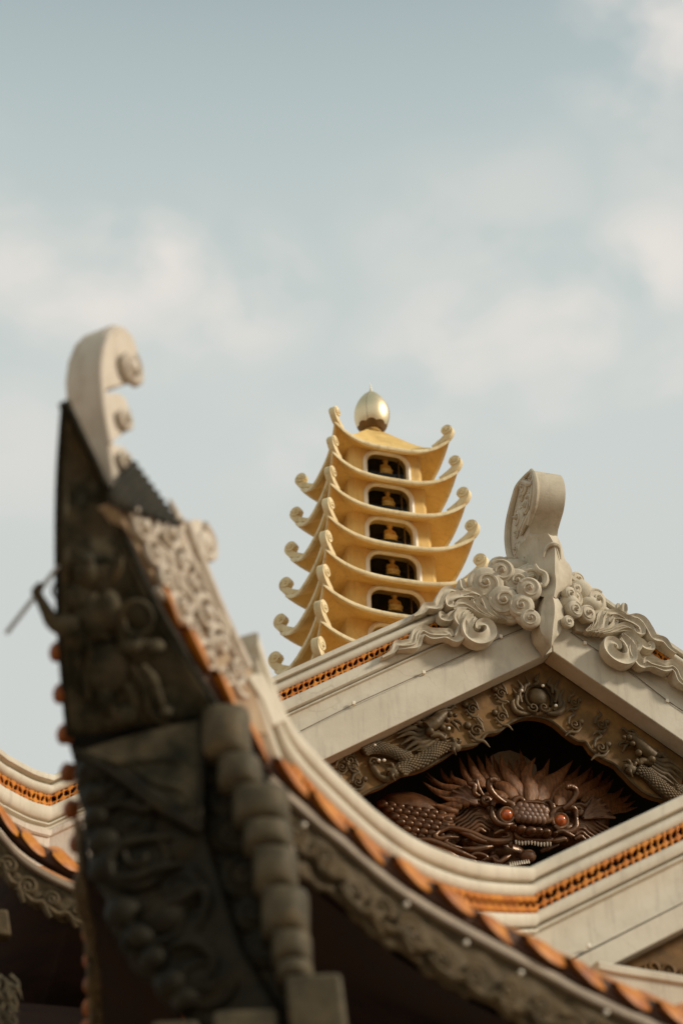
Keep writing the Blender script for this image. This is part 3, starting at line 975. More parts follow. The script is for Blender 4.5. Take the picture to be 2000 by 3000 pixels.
# rim lip around the recessed carved face
lip = [DX(a, b)-V((0.02, 0, 0)) for a, b in rimo[:11]]
cs_.tube(cr(lip, 4), [0.02, .05, .06, .06, .05], 8)
cs_.tube(cr([DX(a, b)-V((0.02, 0, 0)) for a, b in rimo[16:]+[rimo[0]]], 4), [0.035, .05, .05, .03], 8)
NX = V((-1, 0, 0))
ey_ = V((0, -1, 0))
for (zx, zy, r, h) in ((250, 700, .17, 1), (330, 560, .12, -1), (300, 340, .13, 1), (390, 240, .10, -1), (225, 1060, .12, 1), (315, 1000, .10, -1), (215, 870, .08, 1), (350, 470, .09, 1), (270, 450, .08, -1), (330, 1150, .08, -1), (370, 1130, .06, 1)):
    cloudball(cs_, DX(zx, zy)-V((0.01, 0, 0)), ey_, EZ, NX, r, h, 0.5, .3)
for q in ([(415, 330), (408, 450), (385, 560)], [(395, 620), (340, 760), (270, 900)], [(330, 690), (300, 790), (250, 850)], [(300, 280), (370, 310), (405, 300)]):
    cs_.tube(cr([DX(a, b)-V((.03, 0, 0)) for a, b in q], 5), [.03, .045, .02], 7)
cs_.build('crest_scroll', M_CARV, crest, ang=45, bevel=0.015)

def FP(zx, zy, d=0.0, y=20.75):
    return oy(1460+zx/3.92, 1340+zy/3.92, y-d)
def prow(m, left, ridge, right, dl, dr, dm, back=0.35, y=20.75, n=5):
    """leaf-like body with a raised centre line."""
    N = 6*n
    def c(p, d):
        q = cr([V((a, b, 0)) for a, b in p], n*3)
        q, _ = resample(q, 1e9) if False else (q, 0)
        L = [q[min(len(q)-1, int(round(i*(len(q)-1)/N)))] for i in range(N+1)]
        return [FP(a.x, a.y, d, y) for a in L]
    l, r, mm = c(left, dl), c(right, dr), c(ridge, dm)
    rows = []
    for i in range(N+1):
        row = [l[i]+V((0, back, 0)), l[i]]
        for t in (.35, .7):
            row.append(l[i].lerp(mm[i], t)+V((0, .03*math.sin(PI*t), 0)))
        row.append(mm[i])
        for t in (.3, .65):
            row.append(mm[i].lerp(r[i], t)+V((0, .03*math.sin(PI*t), 0)))
        row += [r[i], r[i]+V((0, back, 0))]
        rows.append(row)
    m.grid(rows)
hd = MB()
prow(hd, [(345, 885), (385, 960), (405, 1060), (412, 1210), (440, 1300), (520, 1340), (545, 1420), (480, 1510), (470, 1590)],
     [(560, 868), (600, 930), (640, 1010), (645, 1130), (645, 1300), (655, 1400), (655, 1480), (640, 1560), (635, 1600)],
     [(660, 898), (700, 960), (735, 1060), (760, 1170), (810, 1230), (845, 1330), (800, 1440), (750, 1520), (700, 1610)], 0.0, -0.05, 0.16, 0.5)
hd.tube(cr([FP(a, b, d_) for a, b, d_ in ((512, 1150, .075), (530, 1070, .10), (565, 1020, .125), (620, 996, .165), (668, 1010, .14), (695, 1060, .09), (712, 1170, .05))], 4), [.008, .022, .03, .034, .03, .022, .008], 7)
hd.tube(cr([FP(a, b, .08) for a, b in ((415, 1230), (450, 1300), (520, 1345), (540, 1420), (510, 1475), (470, 1450))], 4), [.02, .04, .05, .05, .035, .02], 7)
hd.build('crest_hood', M_CARV, crest, ang=40)
lf = MB()
prow(lf, [(530, 1590), (500, 1700), (480, 1820), (466, 1900), (490, 2010), (560, 2110), (600, 2172)],
     [(615, 1590), (640, 1690), (640, 1800), (628, 1900), (618, 2000), (610, 2090), (603, 2175)],
     [(680, 1620), (725, 1700), (742, 1790), (742, 1900), (700, 2020), (650, 2080), (606, 2174)], 0.1, 0.06, 0.22, 0.3)
lf.build('drop_leaf', M_CARV, crest, ang=40)
# cloud scroll mass
cm = MB()
en = V((-0.22, -0.95, -0.18)).normalized()
ex = EZ.cross(en).normalized()*-1
ex = V((1, 0, 0))-en*en.x
ex.normalize()
eyy = en.cross(ex)*1
if eyy.z < 0:
    eyy = -eyy
def P4(zx, zy, d=0.0, y=20.95):
    return oy(1120+zx/3.136, 1600+zy/3.136, y-d)
for (zx, zy, r, d, h, st_) in ((945, 350, 46, .05, 1, 2.5), (1090, 235, 34, .12, -1, 2.5), (1070, 190, 28, -.1, 1, 1), (1232, 330, 36, .12, 1, 2.), (1345, 395, 31, .28, -1, 2.6), (1108, 505, 40, .14, 1, 3), (1272, 552, 33, .22, 1, 2.6), (1357, 668, 25, .3, 1, 1.2),
                             (1370, 300, 38, .1, -1, 0.), (1180, 620, 26, .1, 1, 1.), (1300, 640, 22, .2, -1, 2.), (1020, 300, 24, .0, 1, 2.), (1160, 180, 26, -.2, 1, 1.), (1010, 430, 24, .0, -1, 2.)):
    cloudball(cm, P4(zx, zy, d), ex, eyy, en, r*PX*1.28, h, st_, .8)
en2 = V((0.25, -0.93, -0.12)).normalized()
ex2 = (V((1, 0, 0))-en2*en2.x).normalized()
ey2 = en2.cross(ex2)
if ey2.z < 0:
    ey2 = -ey2
for (zx, zy, r, d, h, st_) in ((822, 1565, 20, .25, -1, 1.), (893, 1505, 16, .12, 1, 1.2), (960, 1465, 17, 0, -1, .4), (1110, 1645, 36, .0, 1, 1.), (872, 1745, 24, .28, -1, 1.4), (1020, 1795, 25, .18, 1, .8), (800, 1885, 17, .34, 1, .4), (900, 1400, 22, -.1, 1, 0), (870, 1620, 26, .1, -1, 2.)):
    cloudball(cm, FP(zx, zy, d, 20.95), ex2, ey2, en2, r*PX*1.2, h, st_, .8)
for (zx, zy, rx, rz, ry, d) in ((1150, 380, 90, 62, .28, -.2), (1000, 430, 60, 50, .22, -.2), (1280, 500, 60, 60, .3, -.1), (1200, 250, 70, 40, .25, -.3)):
    cm.ball(P4(zx, zy, d), rx*PX, ry, rz*PX, n=20, m=12)
for (zx, zy, rx, rz, ry, d) in ((900, 1600, 50, 50, .28, -.15), (1000, 1740, 55, 36, .25, -.15), (760, 1760, 40, 48, .3, -.0), (620, 1450, 60, 70, .3, -.1)):
    cm.ball(FP(zx, zy, d, 20.95), rx*PX, ry, rz*PX, n=20, m=12)
cm.build('cloud_scrolls', M_CARV, crest, ang=50)

# acanthus foliage sweeping down both slopes
def foliage(tf):
    m = MB()
    def C(q, n=6, d=0.0):
        return [tf(p) for p in cr([P4(a, b, d, 20.92) for a, b in q], n)]
    def slab(q, d, ext):
        m.prism([tf(P4(a, b, d, 20.92)) for a, b in q], V((0, ext, 0)))
    slab([(1190, 690), (1060, 680), (900, 630), (790, 580), (700, 560), (660, 575), (640, 540), (600, 545), (560, 575), (480, 610), (395, 605), (300, 655), (280, 632), (350, 590), (400, 548), (480, 545), (505, 475), (560, 420),
          (610, 396), (690, 412), (712, 310), (735, 310), (760, 385), (860, 420), (1000, 440), (1190, 460)], -0.02, 0.32)
    slab([(650, 585), (780, 590), (850, 650), (790, 700), (780, 770), (840, 840), (930, 845), (985, 790), (960, 850), (890, 890), (800, 875), (740, 850), (700, 870), (640, 870), (560, 830), (440, 830), (360, 860), (330, 920),
          (250, 950), (170, 960), (100, 1010), (0, 1035), (0, 1015), (90, 960), (120, 910), (200, 895), (260, 890), (290, 805), (370, 765), (460, 790), (560, 790), (640, 700)], -0.02, 0.32)
    # feather ribs
    for q, r in (([(1090, 665), (1020, 590), (985, 500), (950, 440)], .06), ([(1060, 662), (970, 600), (935, 520), (905, 478), (885, 500)], .055), ([(1030, 655), (920, 600), (860, 540), (835, 490), (815, 510)], .055),
                 ([(990, 650), (880, 600), (800, 545), (740, 520), (690, 528), (665, 560)], .06), ([(950, 640), (850, 595), (770, 560), (700, 560), (655, 580)], .05), ([(1110, 670), (1060, 620), (1030, 540), (1000, 470)], .05),
                 ([(1140, 675), (1090, 640), (1060, 580)], .045)):
        m.rib(C(q, 6, .06), [r*.45, r*.8, r*.85, r*.7, r*.3], YN, 1.0)
    for q, r in (([(920, 480), (880, 440), (800, 420), (740, 440), (720, 470)], .05), ([(900, 520), (820, 460), (720, 455), (640, 470), (600, 500), (610, 545), (650, 540), (655, 510)], .06),
                 ([(800, 420), (740, 385), (725, 330), (715, 300)], .045), ([(770, 450), (790, 470), (760, 480)], .03),
                 ([(700, 420), (620, 400), (560, 430), (520, 500), (490, 560), (400, 560), (350, 610), (290, 640)], .06), ([(640, 440), (580, 460), (550, 520), (520, 570), (450, 590)], .035)):
        m.rib(C(q, 6, .06), [r*.4, r, r, r*.9, r*.3], YN, .9)
    # lower volute
    m.rib(C([(840, 655), (790, 690), (765, 760), (790, 830), (860, 870), (940, 855), (985, 800), (970, 735), (920, 710), (875, 725), (870, 760)], 7, .09), [.05, .075, .085, .09, .095, .09, .085, .075, .065, .05, .035], YN, .9)
    m.tube(C([(850, 650), (825, 700), (815, 760), (830, 800), (870, 815)], 6, .12), [.01, .02, .02, .02, .01], 7)
    for q, r in (([(780, 590), (720, 620), (690, 680), (730, 740), (720, 800), (680, 860), (630, 860)], .085), ([(800, 600), (760, 640), (745, 700), (765, 760)], .05), ([(700, 590), (640, 640), (600, 670), (545, 665), (540, 630), (570, 640)], .06),
                 ([(690, 600), (660, 660), (690, 720), (720, 740)], .04),
                 ([(640, 830), (610, 790), (560, 800), (440, 795), (365, 765), (305, 800), (275, 880), (190, 900), (125, 905), (95, 965), (0, 1020)], .06),
                 ([(640, 860), (560, 825), (450, 835), (380, 800), (335, 830), (310, 910), (220, 930), (140, 945)], .06), ([(600, 820), (540, 800), (450, 815), (375, 780), (320, 815)], .03)):
        m.rib(C(q, 6, .07), [r*.4, r, r, r*.9, r*.8, r*.25], YN, .85)
    m.build('acanthus_foliage', M_CARV, crest, ang=55)
foliage(lambda p: p)
AXM = 9.61
foliage(lambda p: V((2*AXM-p.x, p.y, p.z)))

# hall body: dark room behind the dragon, roof slopes, wall
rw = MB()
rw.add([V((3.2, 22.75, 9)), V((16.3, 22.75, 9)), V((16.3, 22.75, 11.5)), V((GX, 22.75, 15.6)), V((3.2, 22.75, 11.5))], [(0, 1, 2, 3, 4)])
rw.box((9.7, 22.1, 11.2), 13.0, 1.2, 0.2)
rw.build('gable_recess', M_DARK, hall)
for sx in (-1, 1):
    rf = MB()
    xe = 7.6
    a0 = V((GX, 21.33, GZ+0.55)); a1 = V((GX+sx*xe, 21.33, GZ+0.55-SL*xe))
    rf.prism([a0, a1, a1+V((0, 0, .3)), a0+V((0, 0, .3))], V((0, 3.2, 0)))
    rf.build('roof_slope', M_ORNG, hall, ang=30)
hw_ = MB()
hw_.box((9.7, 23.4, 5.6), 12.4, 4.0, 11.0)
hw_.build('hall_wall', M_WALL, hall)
pp = MB()   # pale panel standing behind the mane
pq = [(680, 125), (730, 100), (790, 92), (840, 110), (880, 130), (935, 175), (945, 260), (900, 290), (840, 280), (760, 270), (700, 230)]
pp.prism([oy(1080+a/1.912, 2150+b/1.912, 22.35) for a, b in pq], V((0, 0.06, 0)))
pp.build('rear_panel', M_SLAB, hall)

# ------------------------------------------------------------------ eaves: tiles, trim, carved fascia, soffit
def eave_frames(pts):
    fr = []
    for i, p in enumerate(pts):
        t = (pts[min(i+1, len(pts)-1)]-pts[max(i-1, 0)]).normalized()
        fr.append(t)
    return fr

def tile_row(parent, pts, out_sign, period=0.36, droop=0.07, lift=0.0, depth=0.5, skew=14, bulge=0.03, lipw=0.14):
    """pts run along the eave; every scalloped end tile is its own part."""
    q, L = resample(pts, 0.02)
    n = int(L/period)
    bed = MB()
    q2 = q[::6]
    sd_ = []
    for i in range(len(q2)):
        t = (q2[min(i+1, len(q2)-1)]-q2[max(i-1, 0)]).normalized()
        o = t.cross(ZUP)*out_sign
        o.z = 0
        sd_.append(o.normalized())
    bed.sweep([(-.16, -.06), (-.05, -.05), (-.06, .10), (-.16, .14)], q2, sd_)
    bed.build('tile_bed', M_CLAY, parent, ang=40)
    for k in range(n):
        i0, i1 = int(k*period/0.02), min(len(q)-1, int((k+1)*period/0.02))
        if i1 <= i0+3:
            break
        a, b = q[i0], q[i1]
        t = (b-a)
        ln = t.length
        t.normalize()
        o = t.cross(ZUP)*out_sign
        o.z = 0
        o.normalize()
        jr = random.Random(k*7+int(L*100))
        a = a+ZUP*jr.uniform(-.014, .014)+o*jr.uniform(-.012, .012)
        ln *= jr.uniform(.93, 1.02)
        rot = Matrix.Rotation(R(skew+jr.uniform(-4, 4))*out_sign, 3, 'Z')
        t2 = rot @ t
        inn = -o
        m = MB()
        N = 14
        lip, upr, back, unb, und = [], [], [], [], []
        for j in range(N+1):
            u = j/N
            bul = math.sin(PI*u)**0.8
            base = a+t2*(ln*0.98*(u))+o*(0.03+bulge*bul)+ZUP*lift
            lo_ = base-ZUP*(droop*bul)
            lip.append(lo_)
            upr.append(lo_+ZUP*(lipw*(0.35+0.65*bul))-o*0.03)
            back.append(upr[-1]+inn*depth+ZUP*(depth*0.5+droop*bul))
            und.append(lo_+inn*0.035+ZUP*0.012)
            unb.append(und[-1]+inn*depth+ZUP*(depth*0.5+droop*bul))
        m.grid([unb, und, lip, upr, back, unb])
        m.build('eave_tile', M_ORNG, parent, ang=50)

def fascia(parent, pts, out_sign, h=0.46, seed=1, scal=0.62):
    q, L = resample(pts, 0.03)
    rng = random.Random(seed)
    m = MB()
    rows = []
    nv = 12
    for i, p in enumerate(q):
        t = (q[min(i+1, len(q)-1)]-q[max(i-1, 0)]).normalized()
        o = t.cross(ZUP)*out_sign
        o.z = 0
        o.normalize()
        s = L*i/(len(q)-1)
        ph = (s % scal)/scal
        hh = h*(0.84+0.16*math.sin(PI*ph)**0.6)-0.03*math.sin(2*PI*ph*2)**2
        row = []
        for j in range(nv+1):
            t_ = j/nv
            d = 0.018*noise.noise(V((s*6.5, t_*4.0, seed)))+0.012*math.sin(2*PI*(s*2.1+t_*0.8)+2*noise.noise(V((s*3, t_*2, seed+5))))*math.sin(PI*t_)
            row.append(p-ZUP*(hh*t_)+o*(d-0.02*t_))
        rows.append(row)
    m.grid(rows)
    # scrolls along the board
    s = 0.25
    while s < L:
        i = int(s/0.03)
        if i < len(q)-2:
            t = (q[i+1]-q[i]).normalized()
            o = t.cross(ZUP)*out_sign
            o.z = 0
            o.normalize()
            c = q[i]-ZUP*(h*rng.uniform(.35, .62))+o*0.03
            tz = t.cross(o)
            tz = tz if tz.z > 0 else -tz
            spiral(m, c, t, tz, o, rng.uniform(.06, .10), 1.6, .012, .006, rng.uniform(0, 6), rng.choice((-1, 1)), 24)
            m.tube(cr([c-t*.1-ZUP*.05, c+t*.05-ZUP*.12, c+t*.18-ZUP*.06, c+t*.28-ZUP*.13], 4), [.006, .014, .013, .004], 6)
        s += 0.27
    return m.build('carved_fascia', M_FASC, parent, ang=60, solid=0.05, off=0)

def trim(parent, pts, out_sign, w=0.05, hgt=0.075, name='eave_trim', m_=None):
    q, L = resample(cr(pts, 4), 0.08)
    sides = []
    for i in range(len(q)):
        t = (q[min(i+1, len(q)-1)]-q[max(i-1, 0)]).normalized()
        o = t.cross(ZUP)*out_sign
        o.z = 0
        sides.append(o.normalized())
    m = MB()
    m.sweep([(-w, -hgt*.5), (w*.7, -hgt*.5), (w, -hgt*.3), (w, hgt*.25), (w*.7, hgt*.5), (-w, hgt*.5)], q, sides)
    m.build(name, m_ or M_TRIM, parent, ang=40)

# upper hall: its own lower eave at the far left
e2 = cr([V((-2.6, 17.4, 13.3)), V((-0.6, 17.75, 11.9)), V((1.0, 17.95, 10.95)), V((1.9, 18.0, 10.43)), V((2.235, 18.0, 10.164)), V((2.39, 18.0, 9.996)), V((2.562, 18.0, 9.869)), V((2.761, 18.0, 9.768)), V((2.943, 18.0, 9.697)),
         V((3.125, 18.0, 9.648)), V((4.2, 18.0, 9.45)), V((6, 18.0, 9.35)), V((9, 18, 9.3))], 4)
tile_row(hall, [p+V((0, -0.05, 0.20)) for p in e2 if p.x > 0.6], 1, 0.36)
trim(hall, e2[::3], 1)
fascia(hall, [p+V((0, 0.03, -0.04)) for p in e2 if p.x > -1], 1, 0.33, 3)
# plaster base under the hip ridge and down to the tiles
hb = MB()
hp2 = [p for p, s_ in zip(rp, rs) if p.x <= 4.0]
hs2 = [s_ for p, s_ in zip(rp, rs) if p.x <= 4.0]
hb.sweep([(0.17, -0.80), (0.19, -0.78), (0.19, -0.72), (0.16, -0.70), (0.10, -0.68), (-0.12, -0.68), (-0.17, -0.80)], hp2, hs2)
hb.sweep([(0.15, -2.3), (0.15, -0.795), (-0.15, -0.795), (-0.15, -2.3)], hp2, hs2)
hb.build('hip_base', M_PALE, hall, ang=40)
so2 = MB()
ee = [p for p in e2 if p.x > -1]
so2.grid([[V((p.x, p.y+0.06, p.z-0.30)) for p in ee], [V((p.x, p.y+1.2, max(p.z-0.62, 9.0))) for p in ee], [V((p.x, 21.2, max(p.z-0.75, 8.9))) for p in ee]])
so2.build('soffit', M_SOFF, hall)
rf2 = MB()
rf2.grid([[V((p.x, p.y+0.2, p.z+0.15)) for p in ee], [V((p.x, 20.2, max(p.z+.8, 10.9))) for p in ee], [V((p.x, 22.8, max(p.z+1.2, 11.4))) for p in ee]])
rf2.build('skirt_roof', M_ORNG, hall)
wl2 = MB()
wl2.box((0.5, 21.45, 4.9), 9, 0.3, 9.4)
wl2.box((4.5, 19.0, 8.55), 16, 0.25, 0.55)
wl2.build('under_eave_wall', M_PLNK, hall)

# ------------------------------------------------------------------ carved wooden dragon
dr = empty('dragon_carving', (9.3, 21.9, 12.6), 'polished brown wooden dragon head with orange eyes and flame mane in the dark gable', 'carving')
def D(zx, zy, d=0.0):
    return oy(1080+zx/1.912, 2150+zy/1.912, 21.95-d)
def DC(q, d=0.0, n=6, d2=None):
    if d2 is None:
        d2 = d
    m = len(q)
    return cr([D(a, b, d+(d2-d)*i/max(1, m-1)) for i, (a, b) in enumerate(q)], n)
DP = 25.6/FPX/1.912
# head mass
h_ = MB()
h_.ball(D(905, 475, .05), .48, .30, .30, n=24, m=14)
h_.ball(D(760, 560, .02), .40, .24, .20, n=20, m=12)
h_.ball(D(1060, 560, .0), .40, .24, .20, n=20, m=12)
h_.ball(D(640, 470, -.05), .42, .2, .26, n=20, m=12)
h_.ball(D(1180, 470, -.05), .42, .2, .26, n=20, m=12)
h_.ball(D(900, 400, -.1), .6, .22, .2, n=20, m=12)
# brow arcs and eyelids
for q, r in (([(690, 405), (700, 380), (735, 372), (770, 385), (800, 400), (812, 440), (800, 470)], .05), ([(688, 410), (690, 460), (720, 500), (770, 512), (812, 500)], .045),
             ([(805, 400), (815, 370), (840, 360), (862, 378), (850, 395)], .04), ([(812, 400), (815, 440), (835, 480), (890, 495), (950, 498), (1005, 488), (1030, 455), (1030, 410), (1010, 380), (985, 378), (970, 395)], .04),
             ([(1160, 470), (1155, 430), (1125, 412), (1080, 418), (1040, 430), (1022, 470), (1035, 510)], .05), ([(1160, 470), (1158, 520), (1125, 550), (1075, 545), (1035, 515)], .045),
             ([(840, 385), (900, 382), (960, 388), (1000, 400)], .03)):
    h_.tube(DC(q, .33, 6), [r*.6, r, r, r, r*.5], 8)
h_.build('head', M_WOOD, dr, ang=60)
# eyes
for (zx, zy) in ((771, 455), (1072, 486)):
    r_ = MB()
    nrm = V((-.12, -1, -.25)).normalized()
    exx = (EX-nrm*nrm.x).normalized()
    eyy2 = nrm.cross(exx)
    c = D(zx, zy, .33)
    r_.lathe([(.12, -.1), (.115, .0), (.10, .025), (.08, .02), (.07, 0.0)], c, 26, exx, eyy2, nrm)
    ring = r_.build('eye_socket', M_EYER, dr, ang=50)
    e_ = MB()
    e_.ball(c+nrm*.0, .077, .077, .07, exx, eyy2, nrm, 24, 14)
    e_.build('eye', M_EYE, ring, ang=80)
# forehead plate of scales
f_ = MB()
for r_i, (zy, n_, hw2) in enumerate(((415, 5, 62), (437, 6, 78), (459, 7, 80), (478, 6, 66))):
    for k in range(n_):
        zx = 905-hw2+2*hw2*k/(n_-1)
        dd = .33+.07*(1-((zx-905)/95)**2)
        c = D(zx, zy+(zx-905)*.1, dd)
        f_.ball(c, .058, .05, .066, EX, V((0, .95, .3)).normalized(), V((0, -.3, .95)).normalized(), 10, 7)
f_.ball(D(907, 450, .22), .25, .16, .13, n=20, m=12)
f_.build('forehead_scales', M_EAR, dr, ang=60)
# snout and teeth
s_ = MB()
for zx, zy, rx, rz, d in ((852, 540, .07, .062, .42), (905, 548, .085, .06, .46), (945, 550, .07, .055, .46), (990, 557, .07, .055, .42), (805, 528, .04, .035, .4), (770, 535, .03, .03, .38), (1035, 566, .035, .03, .38)):
    s_.ball(D(zx, zy, d), rx, .09, rz, n=14, m=9)
for q, r in (([(810, 520), (820, 560), (850, 590), (900, 595), (960, 598), (1010, 595), (1035, 560)], .045), ([(1040, 560), (1075, 545), (1110, 560), (1150, 575)], .04), ([(1010, 600), (1050, 600), (1090, 590), (1110, 605)], .04),
             ([(790, 545), (795, 580), (770, 600), (700, 605), (640, 590), (580, 560), (500, 535), (440, 530), (380, 560)], .05), ([(500, 545), (560, 570), (600, 590), (650, 605), (700, 612)], .045),
             ([(700, 560), (740, 545), (775, 555), (780, 575), (740, 580)], .03), ([(400, 540), (370, 570), (390, 590), (440, 580), (500, 580)], .04), ([(440, 590), (430, 610), (470, 630), (520, 640)], .035),
             ([(520, 640), (580, 650), (640, 640), (690, 630)], .045), ([(560, 690), (600, 670), (660, 690), (640, 710)], .03), ([(690, 690), (720, 720), (760, 700), (790, 680)], .035), ([(800, 600), (790, 620), (805, 640)], .03),
             ([(270, 590), (340, 600), (420, 630), (520, 670), (600, 700)], .05), ([(300, 620), (400, 655), (500, 690)], .05)):
    s_.tube(DC(q, .34, 6), [r*.4, r, r, r*.9, r*.4], 8)
s_.ball(D(700, 660, .05), .45, .18, .16, n=16, m=10)
s_.ball(D(560, 610, .12), .12, .1, .08, n=14, m=8)
s_.build('snout', M_WOOD, dr, ang=60)
t_ = MB()
for k in range(12):
    t_.lathe([(.014, .0), (.013, -.02), (.008, -.05), (.002, -.058)], D(822+k*17.5, 597+k*1.2+3*math.sin(k), .42), 8)
t_.build('upper_teeth', M_TOOTH, dr, ang=60)
t_ = MB()
for k in range(9):
    t_.lathe([(.016, .0), (.014, .03), (.004, .06)], D(790+k*13, 742-k*2, .3), 8)
t_.build('lower_teeth', M_TOOTH, dr, ang=60)
# cheek ridges
for sg, cx, cy, nr, tilt in ((-1, 640, 520, 8, 1.0), (1, 1160, 560, 7, .8)):
    c_ = MB()
    for k in range(nr):
        rr = 30+24*k
        pts = []
        for j in range(26):
            a = R(8+150*j/25)
            lobe = 1+.10*math.sin(3.0*a*1.6+.6)
            pts.append(D(cx+20*sg+sg*(-.0)+sg*math.cos(PI-a)*-rr*lobe*(1.0), cy+42-math.sin(a)*rr*lobe*.86, .30-.03*k))
        c_.tube(pts, [.018, .03, .034, .032, .02], 8)
    c_.ball(D(cx, cy-10, .04), .34, .2, .27, n=20, m=12)
    c_.build('cheek', M_WOOD, dr, ang=60)
# temple curls
for (zx, zy) in ((660, 372), (1170, 425)):
    k_ = MB()
    cloudball(k_, D(zx, zy, .28), EX, EZ, YN, .085, 1, 0, .8)
    k_.build('temple_boss', M_WOOD, dr, ang=60)
for q, r in (([(620, 350), (590, 330), (590, 290), (560, 275), (550, 255)], .04), ([(640, 345), (610, 300), (600, 260), (580, 265)], .035), ([(690, 350), (665, 340), (640, 345)], .035), ([(1130, 400), (1180, 395), (1210, 400), (1250, 350)], .035)):
    k_ = MB()
    k_.tube(DC(q, .28, 6), [r*.5, r, r, r*.4], 8)
    k_.build('temple_curl', M_WOOD, dr, ang=60)
# horns
for q in ([(762, 388), (725, 365), (690, 330), (672, 295), (675, 268), (695, 258), (708, 268)], [(1085, 420), (1120, 395), (1145, 365), (1158, 335), (1150, 310), (1125, 298), (1108, 305)]):
    n_ = MB()
    n_.tube(DC(q, .42, 6, .5), [.03, .04, .042, .045, .05, .045, .03], 9)
    for k in range(4):
        a, b = q[-2]
        n_.ball(D(a+(k-1.5)*9, b-6+abs(k-1.5)*3, .52), .025, .025, .04, n=8, m=6)
    n_.build('horn', M_WOOD, dr, ang=60)
# ears: ribbed fans
for sg, cx, cy, tips in ((-1, 600, 395, [(440, 360), (470, 320), (500, 300), (540, 290), (580, 300)]), (1, 1200, 470, [(1255, 350), (1295, 365), (1320, 395), (1345, 430), (1375, 470)])):
    a_ = MB()
    root_ = D(cx, cy, .22)
    tp = cr([D(a, b, .16) for a, b in tips], 4)
    rows = []
    for i, p in enumerate(tp):
        rows.append([root_.lerp(p, t)+YN*(.05*math.sin(PI*t)+(.02 if i % 4 == 0 else -.01)*t) for t in (0, .25, .5, .75, 1)])
    a_.grid(rows)
    for a, b in tips:
        a_.tube(DC([(cx, cy), ((a+cx)/2, (b+cy)/2-6), (a, b)], .25, 5, .19), [.02, .018, .008], 6)
    a_.build('ear', M_EAR, dr, ang=60, solid=.02)
# mane: separate flame locks
locks = [([(520, 350), (440, 345), (370, 318), (300, 266)], 22, .0), ([(540, 320), (470, 305), (400, 285), (322, 215)], 20, -.04), ([(420, 300), (400, 290), (360, 270), (315, 235)], 15, -.14), ([(560, 290), (510, 270), (470, 245), (462, 205)], 19, -.04),
         ([(470, 270), (440, 255), (415, 225), (402, 190)], 15, -.14), ([(600, 290), (550, 240), (525, 190), (505, 130)], 20, -.02), ([(650, 290), (600, 230), (575, 170), (550, 105)], 24, .02), ([(680, 270), (640, 220), (625, 170), (603, 118)], 20, -.04),
         ([(740, 290), (690, 230), (670, 170), (652, 118)], 22, .0), ([(780, 280), (730, 220), (712, 170), (690, 112)], 20, -.04), ([(870, 360), (800, 260), (755, 190), (738, 110)], 34, .08), ([(840, 290), (790, 210), (790, 180), (778, 140)], 16, -.1),
         ([(860, 300), (835, 240), (825, 190), (834, 136)], 20, -.02), ([(880, 260), (865, 200), (862, 150), (842, 82)], 22, -.12), ([(905, 385), (905, 300), (885, 220), (932, 132)], 40, .12), ([(930, 290), (960, 240), (985, 210), (1010, 140)], 26, .0),
         ([(955, 385), (985, 300), (1060, 240), (1142, 148)], 42, .1), ([(1060, 290), (1110, 260), (1150, 230), (1184, 176)], 22, -.06), ([(1020, 390), (1060, 320), (1170, 270), (1247, 185)], 36, .04), ([(1190, 300), (1215, 270), (1240, 240), (1252, 200)], 18, -.14),
         ([(1150, 350), (1210, 310), (1265, 270), (1312, 208)], 28, .0), ([(1200, 390), (1260, 340), (1320, 310), (1368, 254)], 28, .0), ([(1280, 300), (1300, 280), (1325, 265), (1350, 232)], 16, -.14), ([(1270, 390), (1330, 360), (1380, 345), (1427, 298)], 22, -.06),
         ([(1300, 400), (1360, 380), (1420, 370), (1468, 340)], 20, -.08), ([(1310, 420), (1380, 405), (1440, 400), (1492, 374)], 18, -.1), ([(1320, 440), (1390, 425), (1440, 425), (1502, 410)], 18, -.1),
         ([(820, 370), (770, 310), (720, 280), (680, 250)], 36, .1), ([(770, 370), (720, 340), (700, 320), (690, 300)], 30, .1), ([(640, 300), (620, 270), (600, 250), (590, 230)], 18, .06), ([(1060, 410), (1080, 350), (1130, 310), (1160, 290)], 34, .1)]
mn = []
for q, w, d in locks:
    l_ = MB()
    c = DC(q, d+.16, 7, d)
    l_.tube(c, [w*DP*.9, w*DP*1.34, w*DP*1.25, w*DP*.98, w*DP*.52, .003], 10, YN, .45)
    l_.build('mane_lock', M_MANE, dr, ang=70)
# whisker fins at the left cheek
for q in ([(500, 440), (440, 425), (390, 405), (318, 396)], [(560, 395), (500, 380), (450, 370), (393, 346)], [(480, 465), (420, 468), (370, 465), (310, 452)], [(470, 500), (420, 500), (380, 505), (330, 500)], [(520, 410), (470, 400), (430, 400), (400, 395)], [(480, 520), (430, 515), (390, 520), (345, 525)]):
    w_ = MB()
    w_.tube(DC(q, .26, 6, .18), [.05, .055, .035, .006], 8, YN, .7)
    w_.build('fin', M_MANE, dr, ang=70)
# scaled body coiling out at the left
b_ = MB()
b_.tube(DC([(60, 470), (130, 440), (220, 440), (310, 480), (400, 560), (470, 640)], -.05, 6), [.14, .24, .27, .27, .25, .2], 14)
b_.build('body', M_WOOD, dr, ang=60)
sc_ = MB()
for r_i in range(7):
    for k in range(8):
        zx = 75+k*47+(23 if r_i % 2 else 0)+r_i*9
        zy = 392+r_i*31+k*8
        if zx > 470 or zy > 640 or zy-380 > (zx-20)*0.95:
            continue
        dd = .20+.08*math.cos((r_i-3)*.5)
        c = D(zx, zy, dd)
        xa = V((.85, -.35, -.35)).normalized()
        za = V((.3, -.1, .95)).normalized()
        sc_.ball(c, .075, .045, .052, xa, YN, za, 12, 8)
sc_.build('body_scales', M_WOOD, dr, ang=60)
